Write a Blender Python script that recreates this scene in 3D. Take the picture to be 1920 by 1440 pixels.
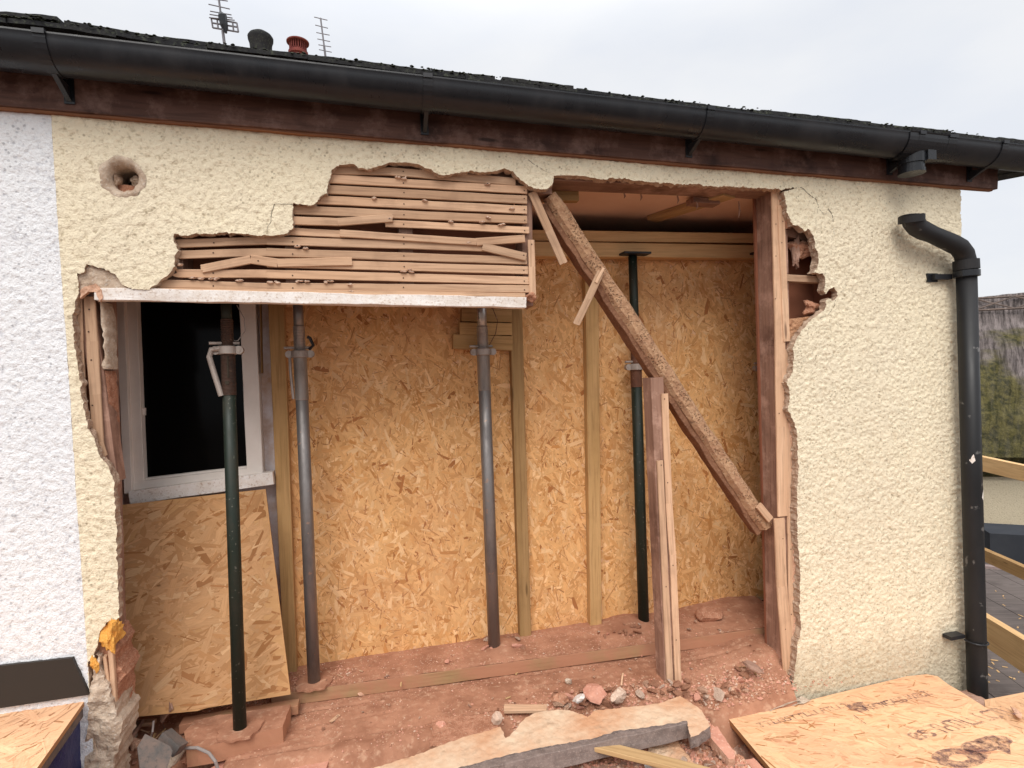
import bpy, bmesh, math, random
import numpy as np
from mathutils import Vector, Matrix, noise, Euler
from mathutils.geometry import delaunay_2d_cdt
random.seed(7); np.random.seed(7)
S = bpy.context.scene
for o in list(bpy.data.objects): bpy.data.objects.remove(o)
COL = S.collection
# ---------------------------------------------------------------- camera
FPX = 1050.0; TH = math.radians(14.04); PT = math.radians(1.0); RO = .036
CP = Vector((0, -1.75, 1.06))
_R = Vector((math.cos(TH), -math.sin(TH), 0)); _F0 = Vector((math.sin(TH), math.cos(TH), 0)); _U0 = Vector((0, 0, 1))
_F = _F0*math.cos(PT) - _U0*math.sin(PT); _U = _F0*math.sin(PT) + _U0*math.cos(PT)
_cx = _R*math.cos(RO) - _U*math.sin(RO); _cy = _R*math.sin(RO) + _U*math.cos(RO)
def ray(x, y): return _F + _cx*((x-960)/FPX) + _cy*((720-y)/FPX)
def P(x, y, Y=0.0):
    r = ray(x, y); return CP + r*((Y-CP.y)/r.y)
def PZ(x, y, Z=0.0):
    r = ray(x, y); return CP + r*((Z-CP.z)/r.z)
def PD(x, y, d): return CP + ray(x, y)*d
cd = bpy.data.cameras.new('camera'); cam = bpy.data.objects.new('camera', cd); COL.objects.link(cam)
cd.sensor_width = 36; cd.lens = FPX/1920*36; cd.clip_start = .05; cd.clip_end = 500
M = Matrix((( _cx.x, _cy.x, -_F.x, CP.x), (_cx.y, _cy.y, -_F.y, CP.y), (_cx.z, _cy.z, -_F.z, CP.z), (0, 0, 0, 1)))
cam.matrix_world = M; S.camera = cam
S.render.resolution_x = 1024; S.render.resolution_y = 768
# ---------------------------------------------------------------- sky, sun, exposure
SUN_EL = math.radians(48); SUN_AZ = math.radians(200)      # compass-like: measured from +Y towards +X
w = bpy.data.worlds.new('World'); S.world = w; w.use_nodes = True
nt = w.node_tree; N = nt.nodes; L = nt.links
for n in list(N): N.remove(n)
out = N.new('ShaderNodeOutputWorld'); bg = N.new('ShaderNodeBackground'); bg.inputs[1].default_value = .1
sky = N.new('ShaderNodeTexSky'); sky.sky_type = 'NISHITA'; sky.sun_disc = False
sky.sun_elevation = SUN_EL; sky.sun_rotation = SUN_AZ; sky.dust_density = 3; sky.air_density = 1
tc = N.new('ShaderNodeTexCoord'); sx = N.new('ShaderNodeSeparateXYZ'); L.new(tc.outputs['Generated'], sx.inputs[0])
mr = N.new('ShaderNodeMapRange'); mr.interpolation_type = 'SMOOTHSTEP'; mr.inputs[1].default_value = .45; mr.inputs[2].default_value = 1
mr.inputs[3].default_value = 6.9; mr.inputs[4].default_value = 19; L.new(sx.outputs[2], mr.inputs[0])
mp = N.new('ShaderNodeMapping'); mp.inputs['Scale'].default_value = (1.1, 1.1, 3.0); L.new(tc.outputs['Generated'], mp.inputs[0])
nz = N.new('ShaderNodeTexNoise'); nz.inputs['Scale'].default_value = 2.2; nz.inputs['Detail'].default_value = 5; nz.inputs['Roughness'].default_value = .5
L.new(mp.outputs[0], nz.inputs[0])
cr = N.new('ShaderNodeValToRGB'); cr.color_ramp.elements[0].position = .35; cr.color_ramp.elements[1].position = .68
cr.color_ramp.elements[0].color = (.86, .89, .95, 1); cr.color_ramp.elements[1].color = (1.0, 1.0, 1.0, 1); L.new(nz.outputs[0], cr.inputs[0])
vm = N.new('ShaderNodeVectorMath'); vm.operation = 'SCALE'; L.new(cr.outputs[0], vm.inputs[0]); L.new(mr.outputs[0], vm.inputs['Scale'])
mx = N.new('ShaderNodeMixRGB'); mx.inputs[0].default_value = .93; L.new(sky.outputs[0], mx.inputs[1]); L.new(vm.outputs[0], mx.inputs[2])
L.new(mx.outputs[0], bg.inputs[0]); L.new(bg.outputs[0], out.inputs[0])
sd = bpy.data.lights.new('sun', 'SUN'); sd.energy = 1.5; sd.angle = math.radians(35); sd.color = (1, .96, .9)
so = bpy.data.objects.new('sun', sd); COL.objects.link(so)
sdir = Vector((math.sin(SUN_AZ)*math.cos(SUN_EL), math.cos(SUN_AZ)*math.cos(SUN_EL), math.sin(SUN_EL)))
so.rotation_euler = sdir.to_track_quat('Z', 'Y').to_euler()
S.view_settings.view_transform = 'Standard'; S.view_settings.look = 'None'; S.view_settings.exposure = .50
S.view_settings.gamma = 1
S.cycles.max_bounces = 8; S.cycles.diffuse_bounces = 5
# ---------------------------------------------------------------- object helpers
def tag(o, label=None, cat=None, group=None, kind=None):
    if label: o['label'] = label
    if cat: o['category'] = cat
    if group: o['group'] = group
    if kind: o['kind'] = kind
    return o
def empty(name, loc=(0, 0, 0), **k):
    o = bpy.data.objects.new(name, None); COL.objects.link(o); o.location = loc; o.empty_display_size = .05
    return tag(o, **k)
class MB:
    """collects vertices/faces/uvs for one mesh"""
    def __init__(s): s.v = []; s.f = []; s.m = []; s.uv = []; s.c = []
    def add(s, vs, fs, mi=0, uvs=None, col=None):
        b = len(s.v); s.v += [tuple(x) for x in vs]
        for k, f in enumerate(fs):
            s.f.append([b+i for i in f]); s.m.append(mi if isinstance(mi, int) else mi[k])
            s.uv.append(uvs[k] if uvs else [(0, 0)]*len(f)); s.c.append(col)
    def build(s, name, mats, parent=None, smooth=False, loc=None, **k):
        me = bpy.data.meshes.new(name); 
        org = Vector(loc) if loc is not None else Vector((0, 0, 0))
        vs = [(x-org.x, y-org.y, z-org.z) for x, y, z in s.v]
        me.from_pydata(vs, [], s.f)
        if not isinstance(mats, (list, tuple)): mats = [mats]
        for m in mats: me.materials.append(m)
        me.polygons.foreach_set('material_index', s.m)
        if smooth: me.polygons.foreach_set('use_smooth', [True]*len(s.f))
        ul = me.uv_layers.new(name='UVMap'); flat = [c for f in s.uv for p in f for c in p]; ul.data.foreach_set('uv', flat)
        if any(c is not None for c in s.c):
            ca = me.color_attributes.new('Col', 'FLOAT_COLOR', 'CORNER'); arr = []
            for f, c in zip(s.f, s.c): arr += list(c or (.5, .5, .5, 1))*len(f)
            ca.data.foreach_set('color', arr)
        me.update()
        o = bpy.data.objects.new(name, me); COL.objects.link(o)
        if loc is not None: o.location = org
        if parent is not None:
            o.parent = parent
            o.matrix_parent_inverse = world_inv(parent)
        return tag(o, **k)
def world_inv(p):
    m = Matrix.LocRotScale(p.location, p.rotation_euler, p.scale)
    q = p
    while q.parent:
        m = q.matrix_parent_inverse @ m; q = q.parent; m = Matrix.LocRotScale(q.location, q.rotation_euler, q.scale) @ m
    return m.inverted()
def fbm(p, o=3):
    a = 1.0; r = 0.0; q = Vector(p)
    for i in range(o): r += a*noise.noise(q); q = q*2.07+Vector((3.1, 7.7, 1.3)); a *= .5
    return r
# ---------------------------------------------------------------- materials
def mat(name, base=(.5, .5, .5), rough=.8, metal=0, spec=.3):
    m = bpy.data.materials.new(name); m.use_nodes = True; b = m.node_tree.nodes['Principled BSDF']
    b.inputs['Base Color'].default_value = (*base, 1); b.inputs['Roughness'].default_value = rough
    b.inputs['Metallic'].default_value = metal; b.inputs['Specular IOR Level'].default_value = spec
    return m
def nd(m, t, **k):
    n = m.node_tree.nodes.new(t)
    for a, v in k.items():
        if a in n.inputs: n.inputs[a].default_value = v
        else: setattr(n, a, v)
    return n
def lk(m, a, b): m.node_tree.links.new(a, b)
def bsdf(m): return m.node_tree.nodes['Principled BSDF']
def ramp(m, src, stops):
    r = nd(m, 'ShaderNodeValToRGB'); e = r.color_ramp.elements
    while len(e) < len(stops): e.new(.5)
    for i, (p, c) in enumerate(stops): e[i].position = p; e[i].color = (*c, 1) if len(c) == 3 else c
    lk(m, src, r.inputs[0]); return r.outputs[0]
def coords(m, kind='Object', scale=(1, 1, 1), rot=(0, 0, 0)):
    t = nd(m, 'ShaderNodeTexCoord'); p = nd(m, 'ShaderNodeMapping'); p.inputs['Scale'].default_value = scale; p.inputs['Rotation'].default_value = rot
    lk(m, t.outputs[kind], p.inputs[0]); return p.outputs[0]
def noi(m, vec, scale, detail=4, rough=.55, dist=0):
    n = nd(m, 'ShaderNodeTexNoise'); n.inputs['Scale'].default_value = scale; n.inputs['Detail'].default_value = detail
    n.inputs['Roughness'].default_value = rough; n.inputs['Distortion'].default_value = dist; lk(m, vec, n.inputs['Vector']); return n.outputs[0]
def mixc(m, fac, a, b, mode='MIX'):
    n = nd(m, 'ShaderNodeMixRGB'); n.blend_type = mode
    for i, x in enumerate((fac, a, b)):
        if isinstance(x, (float, int)): n.inputs[i].default_value = x
        elif isinstance(x, tuple): n.inputs[i].default_value = (*x, 1)
        else: lk(m, x, n.inputs[i])
    return n.outputs[0]
def math_(m, op, a, b=0.0):
    n = nd(m, 'ShaderNodeMath'); n.operation = op
    for i, x in enumerate((a, b)):
        if isinstance(x, (float, int)): n.inputs[i].default_value = x
        else: lk(m, x, n.inputs[i])
    return n.outputs[0]
def bump(m, h, dist=.002, strength=1.0, nrm=None):
    b = nd(m, 'ShaderNodeBump'); b.inputs['Strength'].default_value = strength; b.inputs['Distance'].default_value = dist
    lk(m, h, b.inputs['Height'])
    if nrm: lk(m, nrm, b.inputs['Normal'])
    return b.outputs[0]
def render_mat(name, c1, c2, dirt):
    m = mat(name, c1, .9, spec=.15); v = coords(m)
    big = noi(m, v, 2.5, 3); fine = noi(m, v, 85, 4, .62); pit = noi(m, v, 190, 3, .6)
    c = mixc(m, ramp(m, big, [(.35, (0, 0, 0)), (.7, (1, 1, 1))]), c1, c2)
    c = mixc(m, ramp(m, fine, [(.30, (.6, .6, .6)), (.46, (0, 0, 0))]), c, dirt)
    sp = nd(m, 'ShaderNodeTexVoronoi'); sp.inputs['Scale'].default_value = 64; lk(m, v, sp.inputs['Vector'])
    spm = ramp(m, sp.outputs['Distance'], [(.14, (1, 1, 1)), (.28, (0, 0, 0))])
    spn = ramp(m, noi(m, v, 14, 2), [(.42, (0, 0, 0)), (.6, (1, 1, 1))])
    c = mixc(m, math_(m, 'MULTIPLY', math_(m, 'MULTIPLY', spm, spn), .6), c, tuple(x*.6 for x in dirt))
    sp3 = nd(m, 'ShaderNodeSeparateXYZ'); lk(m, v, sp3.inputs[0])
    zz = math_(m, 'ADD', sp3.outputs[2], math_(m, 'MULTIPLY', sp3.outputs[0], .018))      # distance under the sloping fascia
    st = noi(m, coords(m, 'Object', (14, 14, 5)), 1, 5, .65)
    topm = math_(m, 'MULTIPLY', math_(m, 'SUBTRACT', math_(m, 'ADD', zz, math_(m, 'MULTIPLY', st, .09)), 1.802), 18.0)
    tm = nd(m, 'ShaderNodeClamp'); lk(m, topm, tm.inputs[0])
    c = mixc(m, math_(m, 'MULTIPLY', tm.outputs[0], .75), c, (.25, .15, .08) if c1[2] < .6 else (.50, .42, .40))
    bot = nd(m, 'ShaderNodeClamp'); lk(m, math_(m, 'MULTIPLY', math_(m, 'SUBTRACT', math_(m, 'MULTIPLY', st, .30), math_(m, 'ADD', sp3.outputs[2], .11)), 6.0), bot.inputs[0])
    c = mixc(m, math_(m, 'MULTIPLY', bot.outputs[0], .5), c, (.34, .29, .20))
    lk(m, c, bsdf(m).inputs['Base Color'])
    lk(m, bump(m, math_(m, 'ADD', fine, math_(m, 'MULTIPLY', pit, .4)), .0065, .9), bsdf(m).inputs['Normal'])
    return m
def timber(name, c1, c2, dark, rough=.8, stain=.35, grain=1.0, bscale=.6, dusty=0):
    m = mat(name, c1, rough, spec=.2)
    u = coords(m, 'UV', (5, 110*grain, 1)); u2 = coords(m, 'UV', (1.6, 22*grain, 1)); v = coords(m)
    g = noi(m, u, 1, 5, .6, .4); g2 = noi(m, u2, 1, 3, .5, .8)
    c = mixc(m, ramp(m, g2, [(.3, (0, 0, 0)), (.7, (1, 1, 1))]), c1, c2)
    c = mixc(m, ramp(m, g, [(.48, (0, 0, 0)), (.72, (.6, .6, .6))]), c, dark)
    st = noi(m, v, 7, 5, .6)
    c = mixc(m, ramp(m, st, [(.52, (0, 0, 0)), (.75, (stain,)*3)]), c, dark)
    if stain > .6: c = mixc(m, ramp(m, noi(m, v, 11, 6, .7), [(.50, (0, 0, 0)), (.68, (.6, .6, .6))]), c, tuple(min(1, x*1.5+.06) for x in c1))
    kn = nd(m, 'ShaderNodeTexVoronoi'); kn.inputs['Scale'].default_value = 1; lk(m, coords(m, 'UV', (2.2, 12, 1)), kn.inputs['Vector'])
    c = mixc(m, ramp(m, kn.outputs['Distance'], [(.045, (.75, .75, .75)), (.085, (0, 0, 0))]), c, tuple(x*.6 for x in dark))
    oi = nd(m, 'ShaderNodeObjectInfo'); tone = nd(m, 'ShaderNodeMapRange'); lk(m, oi.outputs['Random'], tone.inputs[0]); tone.inputs[3].default_value = .72; tone.inputs[4].default_value = 1.12
    sc_ = nd(m, 'ShaderNodeVectorMath'); sc_.operation = 'SCALE'; lk(m, c, sc_.inputs[0]); lk(m, tone.outputs[0], sc_.inputs['Scale']); c = sc_.outputs[0]
    if dusty: c = mixc(m, ramp(m, noi(m, v, 5, 5, .6), [(.38-dusty*.15, (0, 0, 0)), (.62-dusty*.15, (.92, .92, .92))]), c, (.43, .20, .12))
    lk(m, c, bsdf(m).inputs['Base Color'])
    lk(m, bump(m, math_(m, 'ADD', g, math_(m, 'MULTIPLY', st, .5)), .0015, bscale), bsdf(m).inputs['Normal'])
    return m
def rough_mat(name, c1, c2, scale=20, bd=.004, rough=.95, c3=None, bs=1.0):
    m = mat(name, c1, rough, spec=.1); v = coords(m); a = noi(m, v, scale, 6, .65); b = noi(m, v, scale*5, 4, .6)
    c = mixc(m, ramp(m, a, [(.38, (0, 0, 0)), (.64, (1, 1, 1))]), c1, c2)
    if c3: c = mixc(m, ramp(m, b, [(.55, (0, 0, 0)), (.7, (.7, .7, .7))]), c, c3)
    lk(m, c, bsdf(m).inputs['Base Color']); lk(m, bump(m, math_(m, 'ADD', a, math_(m, 'MULTIPLY', b, .5)), bd, bs), bsdf(m).inputs['Normal'])
    return m
def metal_mat(name, c1, c2, metal=.6, rough=.5, scale=30, c3=None):
    m = mat(name, c1, rough, metal, .4); v = coords(m, 'Object', (1, 1, .35)); a = noi(m, v, scale, 6, .65)
    c = mixc(m, ramp(m, a, [(.48, (0, 0, 0)), (.68, (1, 1, 1))]), c1, c2)
    if c3:
        b = noi(m, coords(m), scale*4, 3, .5); c = mixc(m, ramp(m, b, [(.66, (0, 0, 0)), (.70, (1, 1, 1))]), c, c3)
    lk(m, c, bsdf(m).inputs['Base Color']); lk(m, ramp(m, a, [(.3, (rough-.15,)*3), (.7, (min(1, rough+.2),)*3)]), bsdf(m).inputs['Roughness'])
    lk(m, bump(m, a, .0008, .5), bsdf(m).inputs['Normal'])
    return m
def osb_mat(name, dust=0.0, mult=(1, 1, 1)):
    m = mat(name, (.6, .36, .16), .75, spec=.2)
    ca = nd(m, 'ShaderNodeVertexColor'); ca.layer_name = 'Col'
    g = noi(m, coords(m, 'UV', (22, 230, 1)), 1, 4, .65)
    c = mixc(m, ramp(m, g, [(.40, (0, 0, 0)), (.80, (.42, .42, .42))]), ca.outputs[0], (.36, .18, .07))
    a = noi(m, coords(m), 3.0, 5, .6)
    if dust: c = mixc(m, ramp(m, a, [(.45, (0, 0, 0)), (.75, (dust,)*3)]), c, (.46, .23, .15))
    c = mixc(m, 1.0, c, mult, 'MULTIPLY')
    lk(m, c, bsdf(m).inputs['Base Color']); lk(m, bump(m, g, .0006, .5), bsdf(m).inputs['Normal'])
    return m
MT = {}
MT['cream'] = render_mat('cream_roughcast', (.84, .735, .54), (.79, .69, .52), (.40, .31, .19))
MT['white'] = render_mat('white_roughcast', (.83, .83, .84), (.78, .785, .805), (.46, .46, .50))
MT['mortar'] = rough_mat('broken_render_edge', (.50, .37, .27), (.36, .24, .17), 40, .004, c3=(.62, .50, .38))
MT['greymortar'] = rough_mat('exposed_grey_mortar', (.60, .48, .37), (.40, .29, .21), 30, .006, c3=(.66, .60, .52))
MT['redmortar'] = rough_mat('red_mortar', (.49, .245, .155), (.33, .145, .085), 45, .004, c3=(.68, .47, .33))
MT['pinkmortar'] = rough_mat('pink_mortar_nibs', (.68, .42, .29), (.52, .29, .19), 60, .004, c3=(.75, .55, .42))
MT['lath'] = timber('lath_timber', (.70, .46, .30), (.59, .365, .225), (.27, .15, .095), stain=.5)
MT['stud'] = timber('old_stud', (.40, .24, .175), (.27, .15, .105), (.12, .06, .042), stain=.8)
MT['treated'] = timber('treated_pine', (.52, .315, .14), (.42, .25, .10), (.24, .13, .05), stain=.4)
MT['dustytimber'] = timber('dusty_treated_pine', (.46, .32, .17), (.38, .26, .12), (.24, .14, .06), stain=.4, dusty=.6)
MT['pine'] = timber('new_pine', (.66, .44, .22), (.58, .36, .17), (.34, .19, .08), stain=.2)
MT['fascia'] = timber('fascia_stain', (.165, .085, .062), (.085, .040, .030), (.030, .014, .011), .55, .9, .5)
MT['fascia_raw'] = timber('fascia_raw_edge', (.26, .115, .055), (.16, .065, .035), (.06, .025, .018), .8, .6)
MT['whitepaint'] = rough_mat('flaking_white_paint', (.82, .77, .73), (.72, .64, .57), 25, .003, .6, c3=(.42, .28, .19))
MT['frame'] = rough_mat('window_frame_paint', (.78, .71, .65), (.70, .63, .57), 6, .0005, .5)
MT['plast'] = rough_mat('peeling_plaster', (.70, .66, .68), (.46, .31, .22), 9, .002, .8)
MT['lining'] = rough_mat('plasterboard_back', (.30, .12, .07), (.24, .095, .055), 4, .001)
MT['ceil'] = rough_mat('ceiling_board', (.80, .56, .42), (.72, .48, .35), 3, .001)
MT['black'] = metal_mat('black_plastic', (.012, .013, .016), (.022, .022, .025), 0, .32, 9, None)
MT['blackscuff'] = metal_mat('scuffed_black_plastic', (.008, .008, .009), (.015, .014, .015), 0, .48, 6, (.10, .095, .09))
MT['slate'] = rough_mat('dark_slate', (.022, .022, .024), (.035, .034, .033), 15, .006, .9, c3=(.09, .10, .07))
MT['galv'] = metal_mat('galvanised_tube', (.46, .44, .42), (.28, .265, .25), .75, .36, 14, (.42, .36, .3))
MT['greytube'] = metal_mat('dull_steel_tube', (.26, .24, .23), (.16, .145, .14), .65, .42, 12, (.35, .25, .2))
MT['green'] = metal_mat('dark_green_paint', (.014, .022, .015), (.030, .028, .018), .1, .5, 22, (.10, .10, .08))
MT['darkrust'] = metal_mat('dark_rust', (.075, .042, .03), (.045, .03, .024), .3, .6, 25, (.16, .10, .07))
MT['rust'] = metal_mat('rusty_steel', (.17, .075, .045), (.10, .05, .035), .3, .7, 25, (.3, .2, .14))
MT['zinc'] = metal_mat('zinc_casting', (.38, .32, .28), (.26, .21, .18), .4, .55, 40)
MT['osb'] = osb_mat('osb_strands', .25, (1.06, 1.0, .97))
MT['osb_clean'] = osb_mat('osb_strands_clean', .40, (1.12, 1.06, 1.01))
MT['osb_warm'] = osb_mat('osb_strands_warm', .15, (.92, .86, .80))
MT['dust'] = rough_mat('red_dust_floor', (.45, .225, .14), (.30, .138, .083), 9, .004, c3=(.56, .34, .225), bs=1)
MT['brick'] = rough_mat('pink_brick', (.62, .31, .22), (.52, .24, .17), 25, .002, c3=(.70, .46, .36))
MT['palemortar'] = rough_mat('pale_mortar', (.70, .52, .40), (.52, .35, .26), 30, .004, c3=(.78, .64, .52))
MT['foam'] = rough_mat('yellow_foam', (.80, .42, .10), (.66, .29, .06), 60, .004, c3=(.86, .58, .22))
MT['slab'] = rough_mat('cream_mortar_slab', (.70, .54, .385), (.58, .32, .185), 4.5, .005, c3=(.44, .30, .20))
MT['greyedge'] = rough_mat('grey_slab_edge', (.26, .20, .175), (.17, .13, .115), 40, .003, c3=(.38, .30, .26))
MT['blackboard'] = mat('black_sheet', (.030, .024, .020), .55)
MT['blue'] = rough_mat('blue_tarp', (.018, .020, .085), (.05, .05, .13), 7, .006, .45)
MT['greyplastic'] = rough_mat('dusty_grey_plastic', (.115, .105, .098), (.20, .145, .12), 22, .001, .6, c3=(.08, .075, .07))
MT['thatch'] = None
MT['nail'] = mat('nail_head', (.06, .03, .02), .6, .3)
MT['ink'] = mat('board_ink', (.15, .085, .09), .9)
MT['terra'] = rough_mat('terracotta', (.25, .075, .06), (.16, .045, .04), 10, .001)
MT['alu'] = mat('aerial_metal', (.16, .15, .16), .5, .5)
MT['concrete'] = rough_mat('rubble_ground', (.44, .27, .20), (.30, .17, .12), 14, .006, c3=(.6, .44, .35))
MT['ground'] = rough_mat('dirty_paving', (.16, .12, .10), (.10, .08, .07), 5, .004, c3=(.3, .25, .22))
MT['dark'] = rough_mat('void_dirt_shade', (.05, .04, .03), (.035, .028, .02), 12, .004)  # near-black, puts the shade of cracks and vent into the colour
MT['ngrey'] = rough_mat('dark_grey_paint', (.035, .038, .045), (.045, .048, .055), 4, .001)
MT['cable'] = mat('grey_cable', (.28, .24, .22), .5)
MT['pinkcoat'] = rough_mat('plaster_caked_timber', (.52, .29, .165), (.40, .20, .11), 55, .006, c3=(.62, .40, .26))
def brace_mat():
    m = rough_mat('rough_plaster_caked_wood', (.50, .30, .175), (.40, .22, .13), 22, .004, c3=(.62, .42, .27)); b0 = bsdf(m); v = coords(m)
    base_in = b0.inputs['Base Color'].links[0].from_socket
    p = nd(m, 'ShaderNodeTexVoronoi'); p.inputs['Scale'].default_value = 130; p.inputs['Randomness'].default_value = 1; lk(m, v, p.inputs['Vector'])
    msk = math_(m, 'MULTIPLY', ramp(m, p.outputs['Distance'], [(.18, (1, 1, 1)), (.38, (0, 0, 0))]), ramp(m, noi(m, v, 18, 3), [(.42, (0, 0, 0)), (.58, (1, 1, 1))]))
    lk(m, mixc(m, math_(m, 'MULTIPLY', msk, .40), base_in, (.17, .08, .045)), b0.inputs['Base Color'])
    h = math_(m, 'ADD', math_(m, 'MULTIPLY', msk, -1.0), noi(m, v, 60, 6, .7)); lk(m, bump(m, h, .008, 1), b0.inputs['Normal']); return m
MT['bracecoat'] = brace_mat(); MT['brace_shade'] = rough_mat('brace_side_shade', (.26, .13, .075), (.18, .085, .05), 25, .005, c3=(.36, .20, .12))  # second, darker coat paints the shade on the lower side of the brace
g = MT['glass'] = mat('window_glass', (.003, .003, .003), .12, 0, .06)  # near-black base stands in for the dark room behind the pane
def thatch_mat():
    m = mat('thatch', (.2, .17, .14), .95, spec=.05); v = coords(m, 'Object', (1, 1, 1)); u = coords(m, 'UV', (40, 7, 1))
    f = noi(m, u, 1, 6, .65, .6); b = noi(m, v, 6, 5, .7)
    c = mixc(m, ramp(m, f, [(.38, (0, 0, 0)), (.62, (1, 1, 1))]), (.22, .185, .175), (.06, .05, .047)); 
    sp = nd(m, 'ShaderNodeSeparateXYZ'); t = nd(m, 'ShaderNodeTexCoord'); lk(m, t.outputs['UV'], sp.inputs[0])
    moss = math_(m, 'ADD', math_(m, 'MULTIPLY', noi(m, v, 1.3, 4), .9), math_(m, 'MULTIPLY', sp.outputs[1], -.42))
    mf = ramp(m, moss, [(.20, (0, 0, 0)), (.30, (1, 1, 1))])
    g = mixc(m, ramp(m, noi(m, v, 14, 5, .75), [(.40, (0, 0, 0)), (.60, (1, 1, 1))]), (.115, .10, .032), (.028, .03, .010))
    c = mixc(m, math_(m, 'MULTIPLY', mf, .85), c, g)
    lk(m, c, bsdf(m).inputs['Base Color']); lk(m, bump(m, math_(m, 'ADD', f, b), .05, 1), bsdf(m).inputs['Normal']); return m
MT['thatch'] = thatch_mat()
# ---------------------------------------------------------------- shape helpers
def member(mb, p0, p1, width, thick, wdir, mi=0, seg=None, jit=.0012, split0=0, split1=0, bevel=.0015, nw=3, bend=None, width1=None):
    """a sawn bar from p0 to p1; wdir = direction of its width; p0/p1 on the centre of the FRONT face, thickness runs to cross(side)"""
    p0 = Vector(p0); p1 = Vector(p1); d = (p1-p0); Ln = d.length; d.normalize()
    wd = Vector(wdir); wd = (wd-d*wd.dot(d)).normalized(); td = d.cross(wd).normalized()
    if td.y < -.2 or (abs(td.y) <= .2 and td.z > .2): td = -td      # thickness goes away from viewer / downwards
    seg = seg or max(2, int(Ln/.05)); sd = random.random()*100
    ring = []
    b = min(bevel, thick*.3, width*.3)
    for i in range(nw+1): ring.append((-width/2+b+(width-2*b)*i/nw, 0))
    ring.append((width/2, b)); ring.append((width/2, thick-b)); ring.append((width/2-b, thick)); ring.append((-width/2+b, thick)); ring.append((-width/2, thick-b)); ring.append((-width/2, b))
    n = len(ring); vs = []; per = [0]
    for i in range(n): a = ring[i]; c = ring[(i+1) % n]; per.append(per[-1]+math.dist(a, c))
    for s in range(seg+1):
        t = s/seg; q = p0+d*(Ln*t)
        if bend: q = q+bend(t)
        ws = 1 if width1 is None else (1-t)+t*width1/width
        for i, (a, c) in enumerate(ring):
            ja = jit*noise.noise(Vector((t*Ln*14+sd, a*30, c*30+sd))); jc = jit*noise.noise(Vector((t*Ln*14-sd, a*30+9, c*30)))+(jit*.5*noise.noise(Vector((t*Ln*75-sd, a*90+9, c*30))) if jit > .004 else 0)
            e = 0
            if s == 0 and split0: e = -split0*(.5+.5*noise.noise(Vector((a*400+sd, sd, c*50))))*1.6
            if s == seg and split1: e = split1*(.5+.5*noise.noise(Vector((a*400-sd, sd, c*50))))*1.6
            vs.append(q+wd*(a*ws+ja)+td*(c+jc)+d*e)
    fs = []; uvs = []; u0 = random.random()*9; v0 = random.random()*9
    for s in range(seg):
        for i in range(n):
            j = (i+1) % n
            fs.append([s*n+i, s*n+j, (s+1)*n+j, (s+1)*n+i])
            uu0 = u0+Ln*s/seg; uu1 = u0+Ln*(s+1)/seg
            uvs.append([(uu0, v0+per[i]), (uu0, v0+per[i+1]), (uu1, v0+per[i+1]), (uu1, v0+per[i])])
    fs.append(list(range(n))[::-1]); uvs.append([(u0+a*.2, v0+c) for a, c in ring][::-1])
    fs.append([seg*n+i for i in range(n)]); uvs.append([(u0+a*.2, v0+c) for a, c in ring])
    # make normals point outwards
    nn = Vector(vs[fs[0][1]])-Vector(vs[fs[0][0]]); n2 = Vector(vs[fs[0][3]])-Vector(vs[fs[0][0]])
    if nn.cross(n2).dot(td) > 0: fs = [f[::-1] for f in fs]; uvs = [u[::-1] for u in uvs]
    mb.add(vs, fs, mi, uvs)
def bar(name, a, b, wpx, Y, thick, mt, parent=None, Y1=None, mb=None, w1px=None, **k):
    """a bar whose front face lies on the plane Y, between two points seen in the photograph"""
    kk = {x: k.pop(x) for x in list(k) if x in ('seg', 'jit', 'split0', 'split1', 'bevel', 'nw', 'bend', 'mi')}
    p0 = P(*a, Y); p1 = P(*b, Y if Y1 is None else Y1)
    dx, dy = b[0]-a[0], b[1]-a[1]; l = math.hypot(dx, dy); nx, ny = -dy/l, dx/l
    def wd(pt, wp, yy):
        A = P(pt[0]+nx*wp/2, pt[1]+ny*wp/2, yy); B = P(pt[0]-nx*wp/2, pt[1]-ny*wp/2, yy); d = (p1-p0).normalized(); e = A-B
        return (e-d*e.dot(d))
    e0 = wd(a, wpx, Y); e1 = wd(b, w1px or wpx, Y if Y1 is None else Y1)
    own = mb is None
    mb = mb or MB()
    if w1px is None: wa = wb = (e0.length+e1.length)/2 if abs(dx) < 300 else None
    else: wa, wb = e0.length, e1.length
    if wa is None: wa, wb = (e0.length+e1.length)/2, (e0.length+e1.length)/2
    member(mb, p0, p1, wa, thick, e0, width1=wb, **kk)
    return mb.build(name, mt, parent, **k) if own else mb
def box(mb, lo, hi, mi=0, M=None):
    x0, y0, z0 = lo; x1, y1, z1 = hi
    vs = [Vector(v) for v in ((x0,y0,z0),(x1,y0,z0),(x1,y1,z0),(x0,y1,z0),(x0,y0,z1),(x1,y0,z1),(x1,y1,z1),(x0,y1,z1))]
    if M is not None: vs = [M @ v for v in vs]
    fs = [[0,3,2,1],[4,5,6,7],[0,1,5,4],[1,2,6,5],[2,3,7,6],[3,0,4,7]]
    def uv(f):
        r = []
        for i in f:
            v = ((x0,y0,z0),(x1,y0,z0),(x1,y1,z0),(x0,y1,z0),(x0,y0,z1),(x1,y0,z1),(x1,y1,z1),(x0,y1,z1))[i]; r.append((v[0]+v[1]*.1, v[2]+v[1]))
        return r
    mb.add(vs, fs, mi, [uv(f) for f in fs])
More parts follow.
